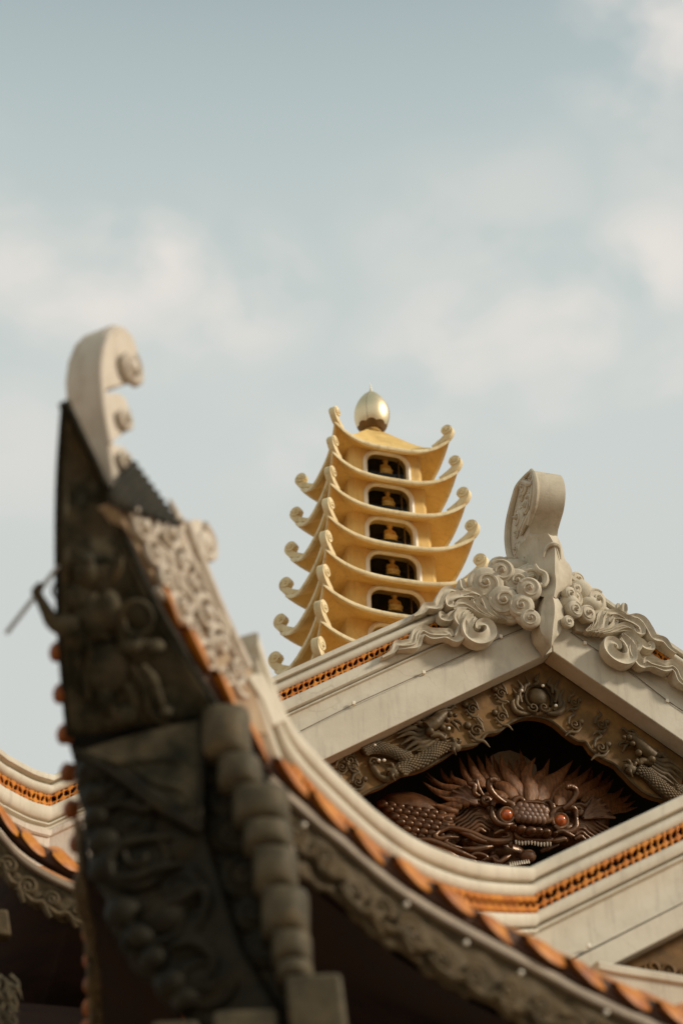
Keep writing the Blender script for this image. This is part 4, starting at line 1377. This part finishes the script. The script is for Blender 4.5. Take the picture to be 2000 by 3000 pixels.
# pearl below the jaw
p_ = MB()
p_.ball(D(890, 685, .25), .105, .1, .085, n=20, m=12)
p_.build('pearl', M_EAR, dr, ang=80)
j_ = MB()
for q, w in (([(730, 720), (770, 690), (800, 680)], .05), ([(620, 720), (700, 690), (730, 735)], .05), ([(700, 700), (690, 670), (710, 640)], .04), ([(420, 700), (520, 690), (600, 720)], .06), ([(960, 660), (1000, 640), (1060, 620)], .05)):
    j_ = MB()
    j_.tube(DC(q, .2, 6), [w*.4, w, w*.4], 8)
    j_.build('beard_curl', M_WOOD, dr, ang=60)
j_ = MB()
j_.ball(D(800, 735, .1), .16, .1, .12, n=14, m=8)
j_.build('lower_jaw', M_WOOD, dr, ang=60)

# ------------------------------------------------------------------ light strings
def light_string(label, pts, bulbs, size, sag=0.0, sphere=False, wire=True):
    root = empty('light_string', tuple(pts[0]), label, 'string lights', 'small bulbs strung along the temple')
    if wire:
        w = MB()
        w.tube([p-V((0, .004, 0)) for p in resample(pts, .25)[0]], 0.0055, 6)
        w.build('wire', M_WIRE, root)
    for p in bulbs:
        b = MB()
        if sphere:
            b.ball(p, size, size, size, n=10, m=7)
        else:
            b.box(p, size*1.5, size, size*1.7)
        b.build('bulb', M_BULB, root, bevel=0 if sphere else 0.008)
def GP(px, py, y=20.99):
    return oy(px, py, y)
light_string('thin wire with three white square bulbs along the left bargeboard', [GP(880, 2142), GP(1035, 2064), GP(1240, 1972), GP(1466, 1868), GP(1530, 1842)],
             [GP(1035, 2060), GP(1240, 1970), GP(1466, 1865)], .032)
light_string('thin wire with two white square bulbs along the right bargeboard', [GP(1670, 1852), GP(1712, 1882), GP(1850, 1973), GP(1955, 2055), GP(2040, 2110)],
             [GP(1712, 1884), GP(1953, 2053)], .032)
light_string('tiny white bulbs dotted over the brown dragon pediment', [Q(a, b, .06) for a, b in ((225, 375), (232, 375), (250, 440), (273, 440), (553, 302), (868, 138), (960, 117), (1016, 203))],
             [Q(a, b, .09) for a, b in ((232, 375), (250, 440), (273, 440), (553, 302), (868, 138), (960, 117), (1016, 203))], .022, sphere=True, wire=False)

# ------------------------------------------------------------------ front hall: sweeping hip ridge and upturned corner
front = empty('front_hall', (7.0, 15.0, 0), 'front temple hall with a blurred upturned roof corner, dark carved bracket and orange eave tiles', 'temple')
FV = V((7.16, 16.65, 9.74))
FS = 0.561
hipf = [(0, 9.74), (0.76, 9.46), (1.52, 9.205), (2.22, 9.025), (2.87, 8.91), (3.45, 8.875), (3.84, 8.885), (4.28, 8.915), (4.71, 8.965), (5.0, 9.06), (5.28, 9.33), (5.46, 9.56)]
gp, gs = ridge_path(FV, hipf, [V((13.5, 16.65, FV.z+FS*(13.5-FV.x)))])
gp, gs = densify(gp, gs)
k = 0.15
def rp_(seq):
    return seq
F_cap = [(.07, -.160), (.08, -.148), (.145, -.143), (.165, -.125), (.17, -.03), (.155, -.004), (.13, 0), (-.13, 0), (-.17, -.03), (-.165, -.125), (-.10, -.158)]
F_bead = [(.10, -.315), (.13, -.305), (.158, -.275), (.168, -.235), (.158, -.195), (.135, -.178), (.07, -.172), (.07, -.155), (-.07, -.155), (-.16, -.19), (-.16, -.275), (-.10, -.315)]
F_block = [(.075, -.618), (.085, -.608), (.15, -.602), (.168, -.57), (.168, -.51), (.155, -.48), (.13, -.472), (-.13, -.472), (-.168, -.51), (-.168, -.57), (-.12, -.615)]
F_bead2 = [(.075, -.695), (.13, -.686), (.15, -.660), (.138, -.637), (.075, -.628), (.075, -.614), (-.075, -.614), (-.15, -.652), (-.10, -.69)]
F_cove = [(.15, -1.12), (.15, -1.085), (.12, -1.06), (.11, -.98), (.098, -.965), (.095, -.86), (.103, -.77), (.105, -.688), (-.10, -.688), (-.15, -1.12)]
m = MB(); m.sweep(F_cap, gp, gs); m.build('ridge_cap', M_CONC, front, ang=50)
m = MB(); m.sweep(F_bead, gp, gs); m.build('ridge_bead', M_CONC, front, ang=50)
m = MB(); m.sweep(F_block, gp, gs); m.sweep(F_bead2, gp, gs); m.build('ridge_base_moulding', M_CONC, front, ang=50)
m = MB(); m.sweep(F_cove, gp, gs); m.build('cove', M_CONC, front, ang=50)
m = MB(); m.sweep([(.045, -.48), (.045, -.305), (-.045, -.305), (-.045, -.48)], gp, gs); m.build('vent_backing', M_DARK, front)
fp, fs_ = sub_path(gp, gs, 3.7, 13.2)
fret_band(front, fp, fs_, -.303, -.49, .115)
hb = MB()
hp_ = [p for p in gp if p.x <= FV.x+.001]
hs_ = gs[:len(hp_)]
hb.sweep([(.13, -1.36), (.13, -1.115), (-.13, -1.115), (-.13, -1.36)], hp_, hs_)
hb.build('hip_base', M_PALE, front, ang=40)
bb = MB()
x0, x1 = 7.45, 13.5
zb = lambda x: FV.z+FS*(x-FV.x)-1.395
bb.prism([V((x0, 16.5, zb(x0))), V((x1, 16.5, zb(x1))), V((x1, 16.5, zb(x1)+.275)), V((x0, 16.5, zb(x0)+.275))], V((0, .28, 0)))
bb.build('bargeboard', M_CONC, front, ang=30, bevel=.012)
light_string('single small white clip fixed on the lowest bargeboard at right', [oy(1690, 2790, 16.46), oy(1725, 2772, 16.46), oy(1850, 2700, 16.46), oy(2010, 2634, 16.46)], [oy(1722, 2771, 16.46)], .028, wire=False)
pb2 = MB()
pb2.prism([V((7.3, 16.8, 7.7)), V((13.5, 16.8, 7.7)), V((13.5, 16.8, zb(13.5)+.1)), V((7.3, 16.8, zb(7.3)+.1))], V((0, .08, 0)))
for i in range(16):
    x = 8.0+.17*i
    z = zb(x)-.18-.12*(i % 3)
    spiral(pb2, V((x, 16.79, z)), EX, EZ, YN, .09, 1.4, .026, .02, i, 1 if i % 2 else -1)
    pb2.tube(cr([V((x+.05, 16.78, z-.12)), V((x+.15, 16.76, z-.05)), V((x+.22, 16.78, z-.15))], 4), [.01, .035, .01], 7)
pb2.build('pediment_board', M_BRON, front, ang=40)
br = MB()
bp_ = [oy(1740, 2822, 15.9), oy(1800, 2834, 15.9), oy(1900, 2850, 15.9), oy(2000, 2866, 15.9), oy(2200, 2898, 15.9)]
br.sweep([(-.1, -.5), (.05, -.5), (.07, -.10), (.10, -.09), (.10, -.03), (.06, 0), (-.1, 0)], bp_, [NEARY]*5)
br.build('base_ridge', M_CONC, front, ang=40)

# outer part of the hip: carved slab, scroll hooks and finial (a thick plate standing on the hip line)
HC = -6.555
def H(px, py, d=0.0):
    return on(px, py, HIPN, HC+d)
TH = HIPN*-.28
slab = [(742, 1975), (735, 1955), (712, 1905), (690, 1868), (640, 1752), (605, 1660), (560, 1545), (520, 1510), (470, 1500), (410, 1470), (370, 1460), (330, 1470), (400, 1600), (480, 1750), (560, 1900), (640, 2060), (730, 2150), (790, 2150)]
m = MB()
m.prism([H(*p) for p in slab], TH)
sl_ = m.build('hip_carving', M_SLAB, front, ang=40, bevel=.01)
rl = MB()
# raised border along the top edge
rl.tube(cr([H(a, b, .01) for a, b in ((545, 1530), (590, 1650), (625, 1740), (675, 1855), (722, 1955))], 5), .05, 8)
rl.tube(cr([H(a, b, .015) for a, b in ((575, 1650), (605, 1730), (655, 1850), (700, 1945))], 5), .025, 8)
et = (H(600, 1750)-H(520, 1600)).normalized()
eu = HIPN.cross(et)
rng = random.Random(4)
for (px, py, r, h) in ((415, 1545, .15, 1), (490, 1560, .16, -1), (448, 1625, .14, 1), (525, 1640, .15, -1), (480, 1700, .15, 1), (560, 1715, .14, 1), (525, 1775, .14, -1), (600, 1800, .15, 1), (560, 1850, .12, 1), (640, 1880, .14, -1), (605, 1930, .13, 1), (690, 1965, .12, 1), (655, 1990, .1, -1), (520, 1530, .09, 1), (385, 1500, .1, -1)):
    c = H(px, py, .02)
    spiral(rl, c, et, eu, HIPN, r, 1.5, r*.24, .03, rng.uniform(0, 6), h, 26)
    rl.ball(c+HIPN*.02, r*.3, r*.3, .05, et, eu, HIPN, 10, 6)
    a = rng.uniform(0, 6)
    rl.tube(cr([c+et*(r*math.cos(a))+eu*(r*math.sin(a)), c+et*(1.5*r*math.cos(a+.5))+eu*(1.5*r*math.sin(a+.5)), c+et*(1.9*r*math.cos(a+1.1))+eu*(1.9*r*math.sin(a+1.1))], 4), [r*.2, r*.25, r*.08], 7)
rl.build('relief_scrolls', M_PALE, sl_, ang=60)
# end block where the mouldings start
eb_ = MB()
eb_.prism([H(a, b, .03) for a, b in ((728, 1985), (752, 1972), (776, 1976), (800, 2020), (840, 2110), (800, 2130), (770, 2050))], HIPN*-.30)
eb_.build('ridge_end_block', M_CONC, front, ang=40, bevel=.015)
def hook(name, outl, curls):
    m = MB()
    m.prism(cr([H(*p) for p in outl], 4, closed=True), TH)
    for (px, py, r, h, st_) in curls:
        c = H(px, py, .01)
        m.ball(c, r*.5, r*.5, .06, et, eu, HIPN, 12, 8)
        spiral(m, c, V((HIPD.x, HIPD.y, 0)), EZ, HIPN, r, 1.35, r*.26, .03, st_, h, 26)
    return m.build(name, M_PALE, front, ang=40, bevel=.02)
hook('scroll_hook', [(530, 1545), (545, 1528), (580, 1522), (612, 1540), (632, 1575), (640, 1612), (632, 1640), (600, 1658), (585, 1700), (560, 1640), (540, 1590)], [(598, 1592, .16, 1, 1.5)])
fin = [(350, 1500), (332, 1400), (319, 1300), (302, 1220), (291, 1150), (286, 1085), (293, 1025), (312, 975), (335, 950), (362, 955), (390, 983), (404, 1020), (410, 1062), (407, 1098), (388, 1120), (355, 1130), (316, 1138), (312, 1146), (322, 1152), (348, 1150), (370, 1165),
       (381, 1198), (383, 1235), (376, 1262), (350, 1280), (334, 1292), (338, 1303), (362, 1306), (382, 1330), (400, 1375), (410, 1420), (400, 1490)]
m = MB()
m.prism([H(*p) for p in fin], TH)
fo = m.build('ridge_finial', M_PALE, front, ang=40, bevel=.018)
cu = MB()
for (px, py, r, st_) in ((376, 1075, .155, 1.2), (360, 1225, .10, 1.2), (360, 1345, .09, 1.)):
    c = H(px, py, .02)
    spiral(cu, c, V((HIPD.x, HIPD.y, 0))*-1, EZ, HIPN, r, 1.4, r*.28, .04, st_, -1, 28)
    cu.ball(c, r*.42, r*.42, .07, V((HIPD.x, HIPD.y, 0)), EZ, HIPN, 12, 8)
# raised edge band of the strip
cu.tube(cr([H(a, b, .012) for a, b in ((322, 1300), (307, 1220), (299, 1150), (295, 1085), (302, 1030), (320, 985), (345, 962))], 4), .022, 7)
cu.build('curl', M_PALE, fo, ang=60)
# dark corrugated flashing across the foot of the finial
fl = MB()
A0, A1 = (318, 1440), (387, 1350)
B0, B1 = (345, 1476), (528, 1541)
rows = []
nz = 54
for i in range(nz+1):
    t = i/nz
    a = V((A1[0]+(B1[0]-A1[0])*t, A1[1]+(B1[1]-A1[1])*t, 0))
    b = V((A0[0]+(B0[0]-A0[0])*t*1.0+ (B1[0]-8-B0[0])*max(0, t-.12)*1.13, A0[1]+(B0[1]-A0[1])*min(1, t/.12)+(B1[1]-4-B0[1])*max(0, t-.12)*1.13, 0))
    z = .5-.5*math.cos(2*PI*t*9)
    ex_ = 10*z
    a.x += ex_*.8
    a.y -= ex_*.5
    b.y += ex_*.9
    rows.append([H(b.x+(a.x-b.x)*q, b.y+(a.y-b.y)*q, .06+.02*z) for q in (0, .33, .66, 1)])
fl.grid(rows)
fl.build('flashing', M_FLASH, front, ang=60, solid=.012)

# eave curves
Tp = V((1.546, 10.816, 10.015))
ER = [Tp, V((1.94, 11.281, 9.684)), V((2.296, 11.604, 9.178)), V((2.632, 11.849, 8.814)), V((2.955, 12.035, 8.466)), V((3.368, 12.223, 8.055)), V((3.964, 12.419, 7.72)), V((4.347, 12.509, 7.49)), V((4.8, 12.588, 7.285)), V((5.579, 12.683, 6.99)), V((6.076, 12.722, 6.80)),
      V((7.2, 12.78, 6.50)), V((9.0, 12.8, 6.2)), V((13.0, 12.8, 6.05))]
EL = [Tp, V((1.606, 11.23, 9.675)), V((1.686, 11.55, 9.185)), V((1.81, 11.97, 8.76)), V((1.97, 12.4, 8.31)), V((2.15, 12.95, 7.92)), V((2.40, 13.6, 7.6)), V((2.69, 14.9, 7.19)), V((2.9, 17.0, 6.9)), V((3.0, 20.0, 6.8))]
erd, eld = cr(ER, 8), cr(EL, 8)
def plan(px, py, out=0.0):
    d = ray(px, py)
    for i in range(9000):
        P = CAM+d*(9+.003*i)
        if P.y >= 10.816-out+2.0*(1-math.exp(-max(P.x-1.546, 0)/1.5)):
            return P
notch = [(478, 1735), (540, 1850), (600, 1950), (653, 2018), (753, 2171), (867, 2305), (997, 2416), (1145, 2530), (1295, 2625), (1452, 2717), (1612, 2806), (1765, 2884), (1920, 2958)]
nt_ = [plan(a, b, .06) for a, b in notch]
nt_ = nt_+[nt_[-1]+V((1.0, .03, -.22)), nt_[-1]+V((3, .05, -.5))]
tile_row(front, cr(nt_, 8), 1, .375, .07, .03, .5, 15)
lq_, LL_ = resample(cr(EL[3:9], 8), .02)
kk = 3
while kk < len(lq_)-2:
    c_ = lq_[kk]+V((-.04, .03, .05))
    m = MB()
    m.lathe([(.07, -.06), (.07, -.02), (.075, 0), (.07, .02), (.045, .04), (.02, .048), (.002, .05)], c_, 16, V((0, 1, 0)), ZUP, V((-1, 0, 0)))
    m.build('barrel_tile', M_ORND, front, ang=50)
    kk += 15
er2 = [p for p in erd if p.x >= 3.36]
trim(front, er2[::4], 1, .05, .085)
fascia(front, [p+V((0, .03, -.05)) for p in er2 if p.x < 9.5], 1, .44, 1, .66)
el2 = [p for p in eld if p.y >= 12.9]
trim(front, el2[::4], -1, .03, .06)
fascia(front, [p+V((.03, 0, -.04)) for p in el2], -1, .40, 2)
m = MB()
m.tube(cr([oy(a, b, 12.17) for a, b in ((803, 2296), (788, 2302), (786, 2330), (805, 2380), (832, 2440), (850, 2490), (860, 2540))], 5), .036, 8)
m.build('fascia_end_trim', M_TRIM, front, ang=60)
light_string('warm white bulbs spaced along the carved fascia under the orange tiles', [oy(890, 2417, 12.22), oy(1190, 2650, 12.42), oy(1365, 2762, 12.5), oy(1525, 2850, 12.58), oy(1775, 2966, 12.6), oy(1950, 3040, 12.64)],
             [oy(890, 2417, 12.18), oy(1190, 2650, 12.37), oy(1365, 2762, 12.45), oy(1525, 2850, 12.52), oy(1775, 2966, 12.55)], .02, sphere=True, wire=False)

# underside panel of the corner with its relief figure
Lp, _ = resample(cr(EL[:5], 10), .04)
Rp, _ = resample(cr(ER[:5]+[V((3.02, 12.06, 8.41))], 10), .04)
n_ = 40
Lq = [Lp[int(i*(len(Lp)-1)/n_)] for i in range(n_+1)]
Rq = [Rp[int(i*(len(Rp)-1)/n_)] for i in range(n_+1)]
pn = (ER[4]-Tp).cross(EL[4]-Tp).normalized()
if pn.dot(CAM-Tp) < 0:
    pn = -pn
rows = []
for a, b in zip(Lq, Rq):
    row = []
    for j in range(25):
        t = j/24
        p = a.lerp(b, t)
        edge = min(1, min(t, 1-t)*9)
        d = -.05*edge+.035*noise.noise(p*5.0)*edge+.03*noise.noise(p*11.0)*edge
        row.append(p+pn*d)
    rows.append(row)
m = MB()
m.grid(rows)
panel = m.build('corner_soffit', M_OLD, front, ang=60, solid=.05, off=-1)
m = MB()
m.tube(Rq, .035, 8)
m.tube(Lq, .028, 8)
m.build('corner_rim', M_BRKT, front, ang=60)
pc = pn.dot((Tp+EL[4]+ER[4])/3)
def PN(zx, zy, d=.03):
    return on(100+zx/1.96, 1500+zy/1.96, pn, pc+d)
def PNC(q, d=.04, n=5):
    return cr([PN(a, b, d) for a, b in q], n)
fg = MB()
fx = (PN(400, 500)-PN(300, 500)).normalized()
fy = pn.cross(fx)
for (zx, zy, rx, ry, d) in ((300, 340, .13, .16, .05), (300, 270, .09, .08, .05), (250, 480, .12, .16, .04), (330, 600, .20, .24, .03), (430, 560, .12, .2, .04), (240, 700, .13, .22, .02), (420, 900, .22, .28, .02), (560, 760, .12, .1, .04), (700, 770, .09, .07, .04), (540, 1160, .11, .12, .03), (760, 1140, .08, .07, .04), (420, 1060, .1, .16, .02)):
    fg.ball(PN(zx, zy, d-.02), rx*.72, ry*.72, .09, fx, fy, pn, 14, 9)
# shield, sash, legs, cloak folds
fg.tube([PN(590, 610, .06)+fx*(.105*math.cos(2*PI*i/28))+fy*(.12*math.sin(2*PI*i/28)) for i in range(29)], .022, 7)
for q, r in (([(460, 560), (500, 640), (520, 740), (560, 780)], .06), ([(480, 780), (540, 760), (640, 760), (720, 740)], .05), ([(620, 880), (680, 960), (720, 1080), (770, 1140)], .06), ([(560, 880), (640, 1000), (670, 1140), (760, 1220), (850, 1260)], .05),
             ([(450, 900), (430, 1000), (440, 1100), (500, 1190), (560, 1200)], .06), ([(560, 1190), (580, 1120), (560, 1040), (520, 980)], .06), ([(300, 700), (330, 820), (300, 950), (320, 1080)], .05), ([(220, 740), (250, 860), (250, 1000)], .05), ([(260, 250), (200, 300), (170, 380)], .035), ([(330, 240), (380, 280), (430, 270), (480, 300)], .04),
             ([(440, 400), (480, 330), (500, 260)], .05), ([(340, 650), (380, 700), (440, 730)], .04)):
    fg.tube(PNC(q, .03), [r*.4, r*.7, r*.7, r*.35], 8)
# raised arm reaching out past the edge, fist closed on a thin rod
fg.tube(PNC([(260, 660), (170, 650), (110, 630), (80, 580), (52, 530), (30, 490), (14, 455)], .05), [.10, .085, .06, .05, .042, .036, .04], 10)
for q_ in range(4):
    fg.tube(PNC([(-2+q_*9, 462-q_*11), (8+q_*7, 440-q_*8), (24+q_*6, 448-q_*6), (22+q_*5, 468-q_*7)], .06, 3), .02, 6)
fg.tube([PN(135, 452, .03)+fx*(.035*math.cos(2*PI*i/24))+fy*(.05*math.sin(2*PI*i/24)) for i in range(25)], .010, 6)
fgo = fg.build('relief_figure', M_OLD, panel, ang=70)
rd = MB()
rd.tube([PN(-158, 696, .05), PN(145, 305, .05)], .017, 8)
rd.build('rod', M_STEEL, panel)

# corner bracket hanging under the soffit
B0 = V((1.97, 12.40, 8.31))
nb = V((-.345, -.939, 0)).normalized()
eb1 = V((.939, -.345, 0)).normalized()
def B(zx, zy, d=0.0):
    return on(100+zx/1.742, 2200+zy/1.742, nb, nb.dot(B0)+d)
lft = [(250, 20), (222, 50), (206, 110), (212, 200), (232, 262), (258, 302), (248, 350), (252, 420), (285, 478), (276, 540), (284, 610), (318, 670), (366, 740), (362, 810), (378, 870), (425, 935), (468, 965), (470, 1020), (492, 1080), (540, 1130), (600, 1160), (618, 1215), (660, 1265), (715, 1300), (760, 1350), (850, 1400), (980, 1480)]
rgt = [(1330, 1480), (1240, 1290), (1150, 1150), (1060, 1000), (1000, 820), (940, 620), (880, 440), (850, 260), (845, 60), (860, -170)]
top_ = [(700, -60), (560, 40), (400, 10), (320, -10)]
m = MB()
lf_ = cr([B(a, b) for a, b in lft], 3)
m.prism(lf_+[B(a, b) for a, b in rgt], nb*-.16)
bro = m.build('corner_bracket', M_BRKT, front, ang=50, bevel=.07)
bro.modifiers['b'].segments = 4
m = MB()
m.prism([B(a, b, -.14) for a, b in ((158, -110), (500, -150), (862, -200), (862, 300), (262, 90), (205, 60))], nb*-.1)
m.build('bracket_head', M_BRKT, front, ang=40)
cvg = MB()
for (zx, zy, r, f_) in ((300, 120, .16, 1.1), (305, 235, .13, 1), (310, 350, .13, 1), (345, 470, .15, 1), (350, 610, .14, 1), (440, 830, .15, 1), (525, 960, .14, 1), (600, 1070, .13, 1), (690, 1190, .14, 1), (770, 1280, .13, 1), (545, 545, .22, 1.1), (500, 365, .15, 1.1), (650, 850, .20, 1), (860, 1170, .19, 1), (760, 690, .17, 1), (620, 210, .18, 1.3), (730, 480, .15, 1), (800, 960, .17, 1), (420, 200, .15, 1)):
    kf = .78 if (zx < 360 or (zy > 800 and zx < 800)) else 1.1
    cvg.ball(B(zx+(18 if kf < 1 else 0), zy, -.03), r*f_*kf*1.1, .11 if kf < 1 else .065, r*kf, eb1, nb, EZ, 18, 10)
for (zx, zy, r, h, st_) in ((545, 545, .30, 1, 2.5), (495, 365, .17, -1, 1), (650, 840, .24, 1, 3), (870, 1175, .22, -1, 0), (400, 180, .2, 1, 2), (760, 700, .18, -1, 1), (330, 420, .10, 1, 1), (540, 980, .14, 1, 2), (600, 200, .15, 1, 0.5)):
    spiral(cvg, B(zx, zy, .015), eb1, EZ, nb, r*.9, 1.6, r*.13, .035, st_, h, 32)
for q, r in (([(390, 640), (500, 650), (640, 600), (760, 580)], .045), ([(400, 640), (380, 560), (430, 490), (520, 460), (700, 440)], .045), ([(560, 800), (700, 780), (840, 700), (880, 760), (840, 900)], .04), ([(700, 1000), (820, 980), (920, 1060), (900, 1140)], .04), ([(330, 300), (450, 270), (560, 300), (640, 260), (800, 300)], .035),
             ([(380, 30), (480, 140), (620, 240), (760, 340), (820, 380)], .05), ([(230, 120), (300, 60), (380, 60)], .04)):
    cvg.tube(cr([B(a, b, .05) for a, b in q], 5), [r*.5, r, r, r*.5], 7)
cvg.build('carved_scrolls', M_BRKT, bro, ang=60)
m = MB()
m.prism([B(a, b, -.10) for a, b in ((850, -170), (1010, -180), (1100, -60), (1160, 80), (1230, 200), (1300, 420), (1330, 640), (1390, 860), (1410, 1050), (1415, 1200), (1330, 1400), (1240, 1290), (1060, 1000), (940, 620), (850, 260))], nb*-.3)
m.build('bracket_side', M_BRKT, front, ang=40, bevel=.02)
lob = ((862, 1105, -185, 62), (985, 1160, 62, 215), (1060, 1302, 215, 396), (1115, 1318, 396, 530), (1165, 1345, 530, 732), (1208, 1402, 732, 958), (1262, 1416, 958, 1108), (1286, 1424, 1108, 1200))
m = MB()
rows = []
for q_, (x0, x1, y0, y1) in enumerate(lob):
    x0 -= 45 if q_ else 8
    for k_ in range(13):
        t_ = k_/12
        if q_ and k_ == 0:
            continue
        bl = max(0.0, 1-abs(2*t_-1)**2.4)**.45
        if q_ == 0 and t_ < .5:
            bl *= .25+.75*(t_*2)**.5
        yy_ = y0+(y1-y0)*t_
        pv = lob[q_-1] if q_ else lob[q_]
        cx_ = (x0+x1)/2
        hw_ = (x1-x0)/2*(.95+.07*bl)
        c_ = B(cx_, yy_, -.04)
        w_ = (B(cx_+hw_, yy_, -.04)-c_).length
        dpt = .16+.075*bl
        rows.append([c_+eb1*(w_*math.copysign(abs(math.cos(a))**.8, math.cos(a)))+nb*(dpt*math.copysign(abs(math.sin(a))**.8, math.sin(a))) for a in [2*PI*j/22 for j in range(22)]])
m.grid(rows, closev=True, capends=True)
m.build('bracket_edge', M_LOBE, bro, ang=60)
m = MB()
for (zx, zy, r, h) in ((985, 250, .13, 1), (1010, 420, .14, -1), (1075, 640, .15, 1), (1120, 830, .12, -1), (1190, 1000, .13, 1), (940, 90, .13, -1)):
    c_ = B(zx, zy, -.08)
    m.ball(c_, r*1.3, .045, r*1.15, eb1, nb, EZ, 16, 9)
    spiral(m, c_+nb*.03, eb1, EZ, nb, r*.85, 1.5, r*.14, .02, zx, h, 26)
m.build('side_scrolls', M_BRKT, bro, ang=60)
m = MB()
m.prism([B(a, b, .06) for a, b in ((212, 5), (520, -90), (856, -165), (850, 100), (846, 405), (640, 290), (420, 130))], nb*-.06)
for q, r in (([(260, 0), (430, 60), (600, 40), (760, 60)], .03), ([(480, 60), (620, 160), (760, 200), (820, 300)], .03)):
    m.tube(cr([B(a, b, .065) for a, b in q], 5), [r*.5, r, r, r*.5], 7)
m.build('soffit_tip', M_OLD, panel, ang=40, bevel=.02)
m = MB()
m.tube(cr([B(a, b, .07) for a, b in ((205, 0), (420, 128), (640, 290), (846, 408))], 4), .03, 7)
m.tube(cr([B(a, b, .07) for a, b in ((846, 408), (852, 100), (858, -165))], 4), .026, 7)
m.build('tip_rim', M_BRKT, panel, ang=60)
m = MB()
c = B(1445, 1330, .05)
m.box(c, .36, .30, .40, eb1, V((.345, .939, 0)), V((-.1, 0, 1)).normalized())
m.box(B(1090, 1490, .02), .40, .3, .34, eb1, V((.345, .939, 0)), V((-.05, 0, 1)).normalized())
m.box(B(730, 1540, .02), .30, .3, .32, eb1, V((.345, .939, 0)), V((0, 0, 1)))
m.build('bracket_block', M_LOBE, front, ang=30, bevel=.03)

# roof planes, soffits and walls of the front hall
def ruled(a, b, n):
    A, _ = resample(a, .05)
    B_, _ = resample(b, .05)
    return [[A[int(i*(len(A)-1)/n)].lerp(B_[int(i*(len(B_)-1)/n)], t) for t in (0, .33, .66, 1)] for i in range(n+1)]
hipline = [H(330, 1480, -.14)]+[p-ZUP*1.3 for p in gp if p.x < FV.x][::2]
m = MB()
m.grid(ruled([p+V((.04, .2, .10)) for p in erd[14:]], [V((2.2, 11.7, 9.3))]+hipline[1:]+[V((13, 16.6, 8.5))], 60))
m.grid(ruled([p+V((.28, .05, .10)) for p in eld[16:]], [V((2.2, 11.7, 9.3))]+hipline[1:]+[V((7.2, 20, 8.5))], 60))
m.build('roof_slope', M_ORNG, front, ang=60)
m = MB()
wallp = [V((x, 16.2, 7.6-.0*x)) for x in (4.5, 6, 8, 10, 13)]
fb = [p+V((0, .08, -.47)) for p in er2]
m.grid(ruled(fb, wallp, 40))
fb2 = [p+V((.08, 0, -.42)) for p in el2]
m.grid(ruled(fb2, [V((4.5, 16.2, 7.6)), V((4.5, 18, 7.4)), V((4.5, 20, 7.2))], 30))
m.add([er2[0]+V((-.2, .05, -.4)), V((4.5, 16.2, 7.6)), el2[0]+V((.05, .0, -.4)), V((2.6, 12.5, 8.2))], [(0, 1, 2, 3)])
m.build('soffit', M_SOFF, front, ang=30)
m = MB()
m.box((9.0, 17.2, 4.2), 9.0, 1.9, 8.4)
m.box((4.6, 17.2, 4.0), 0.4, 3, 8.0)
m.build('hall_wall', M_WALL, front)
m = MB()
m.box((8.6, 15.4, 7.05), 9.0, .25, .5)
m.box((8.6, 14.2, 6.75), 9.0, .22, .3)
m.build('eave_beam', M_PLNK, front, bevel=.01)
# small carved bits under the upper hall's eave at the left edge
m = MB()
for i in range(60):
    a = rng.uniform(0, 6.28)
    c = oy(rng.uniform(-30, 34), rng.uniform(2855, 3010), 16.9+rng.uniform(-.1, .1))
    m.tube(cr([c, c+V((rng.uniform(-.06, .08), -.04, -rng.uniform(.03, .12))), c+V((rng.uniform(-.1, .14), -.05, -rng.uniform(.12, .25)))], 3), [.022, .016, .003], 5)
o_ = m.build('straw_tassel', M_LOBE, hall, ang=50)
m = MB()
m.box(oy(0, 2712, 17.6), .16, .2, .26, V((1, 0, 0)), V((0, 1, 0)), V((-.2, 0, 1)).normalized())
m.build('eave_bracket', M_FASC, hall, bevel=.02)
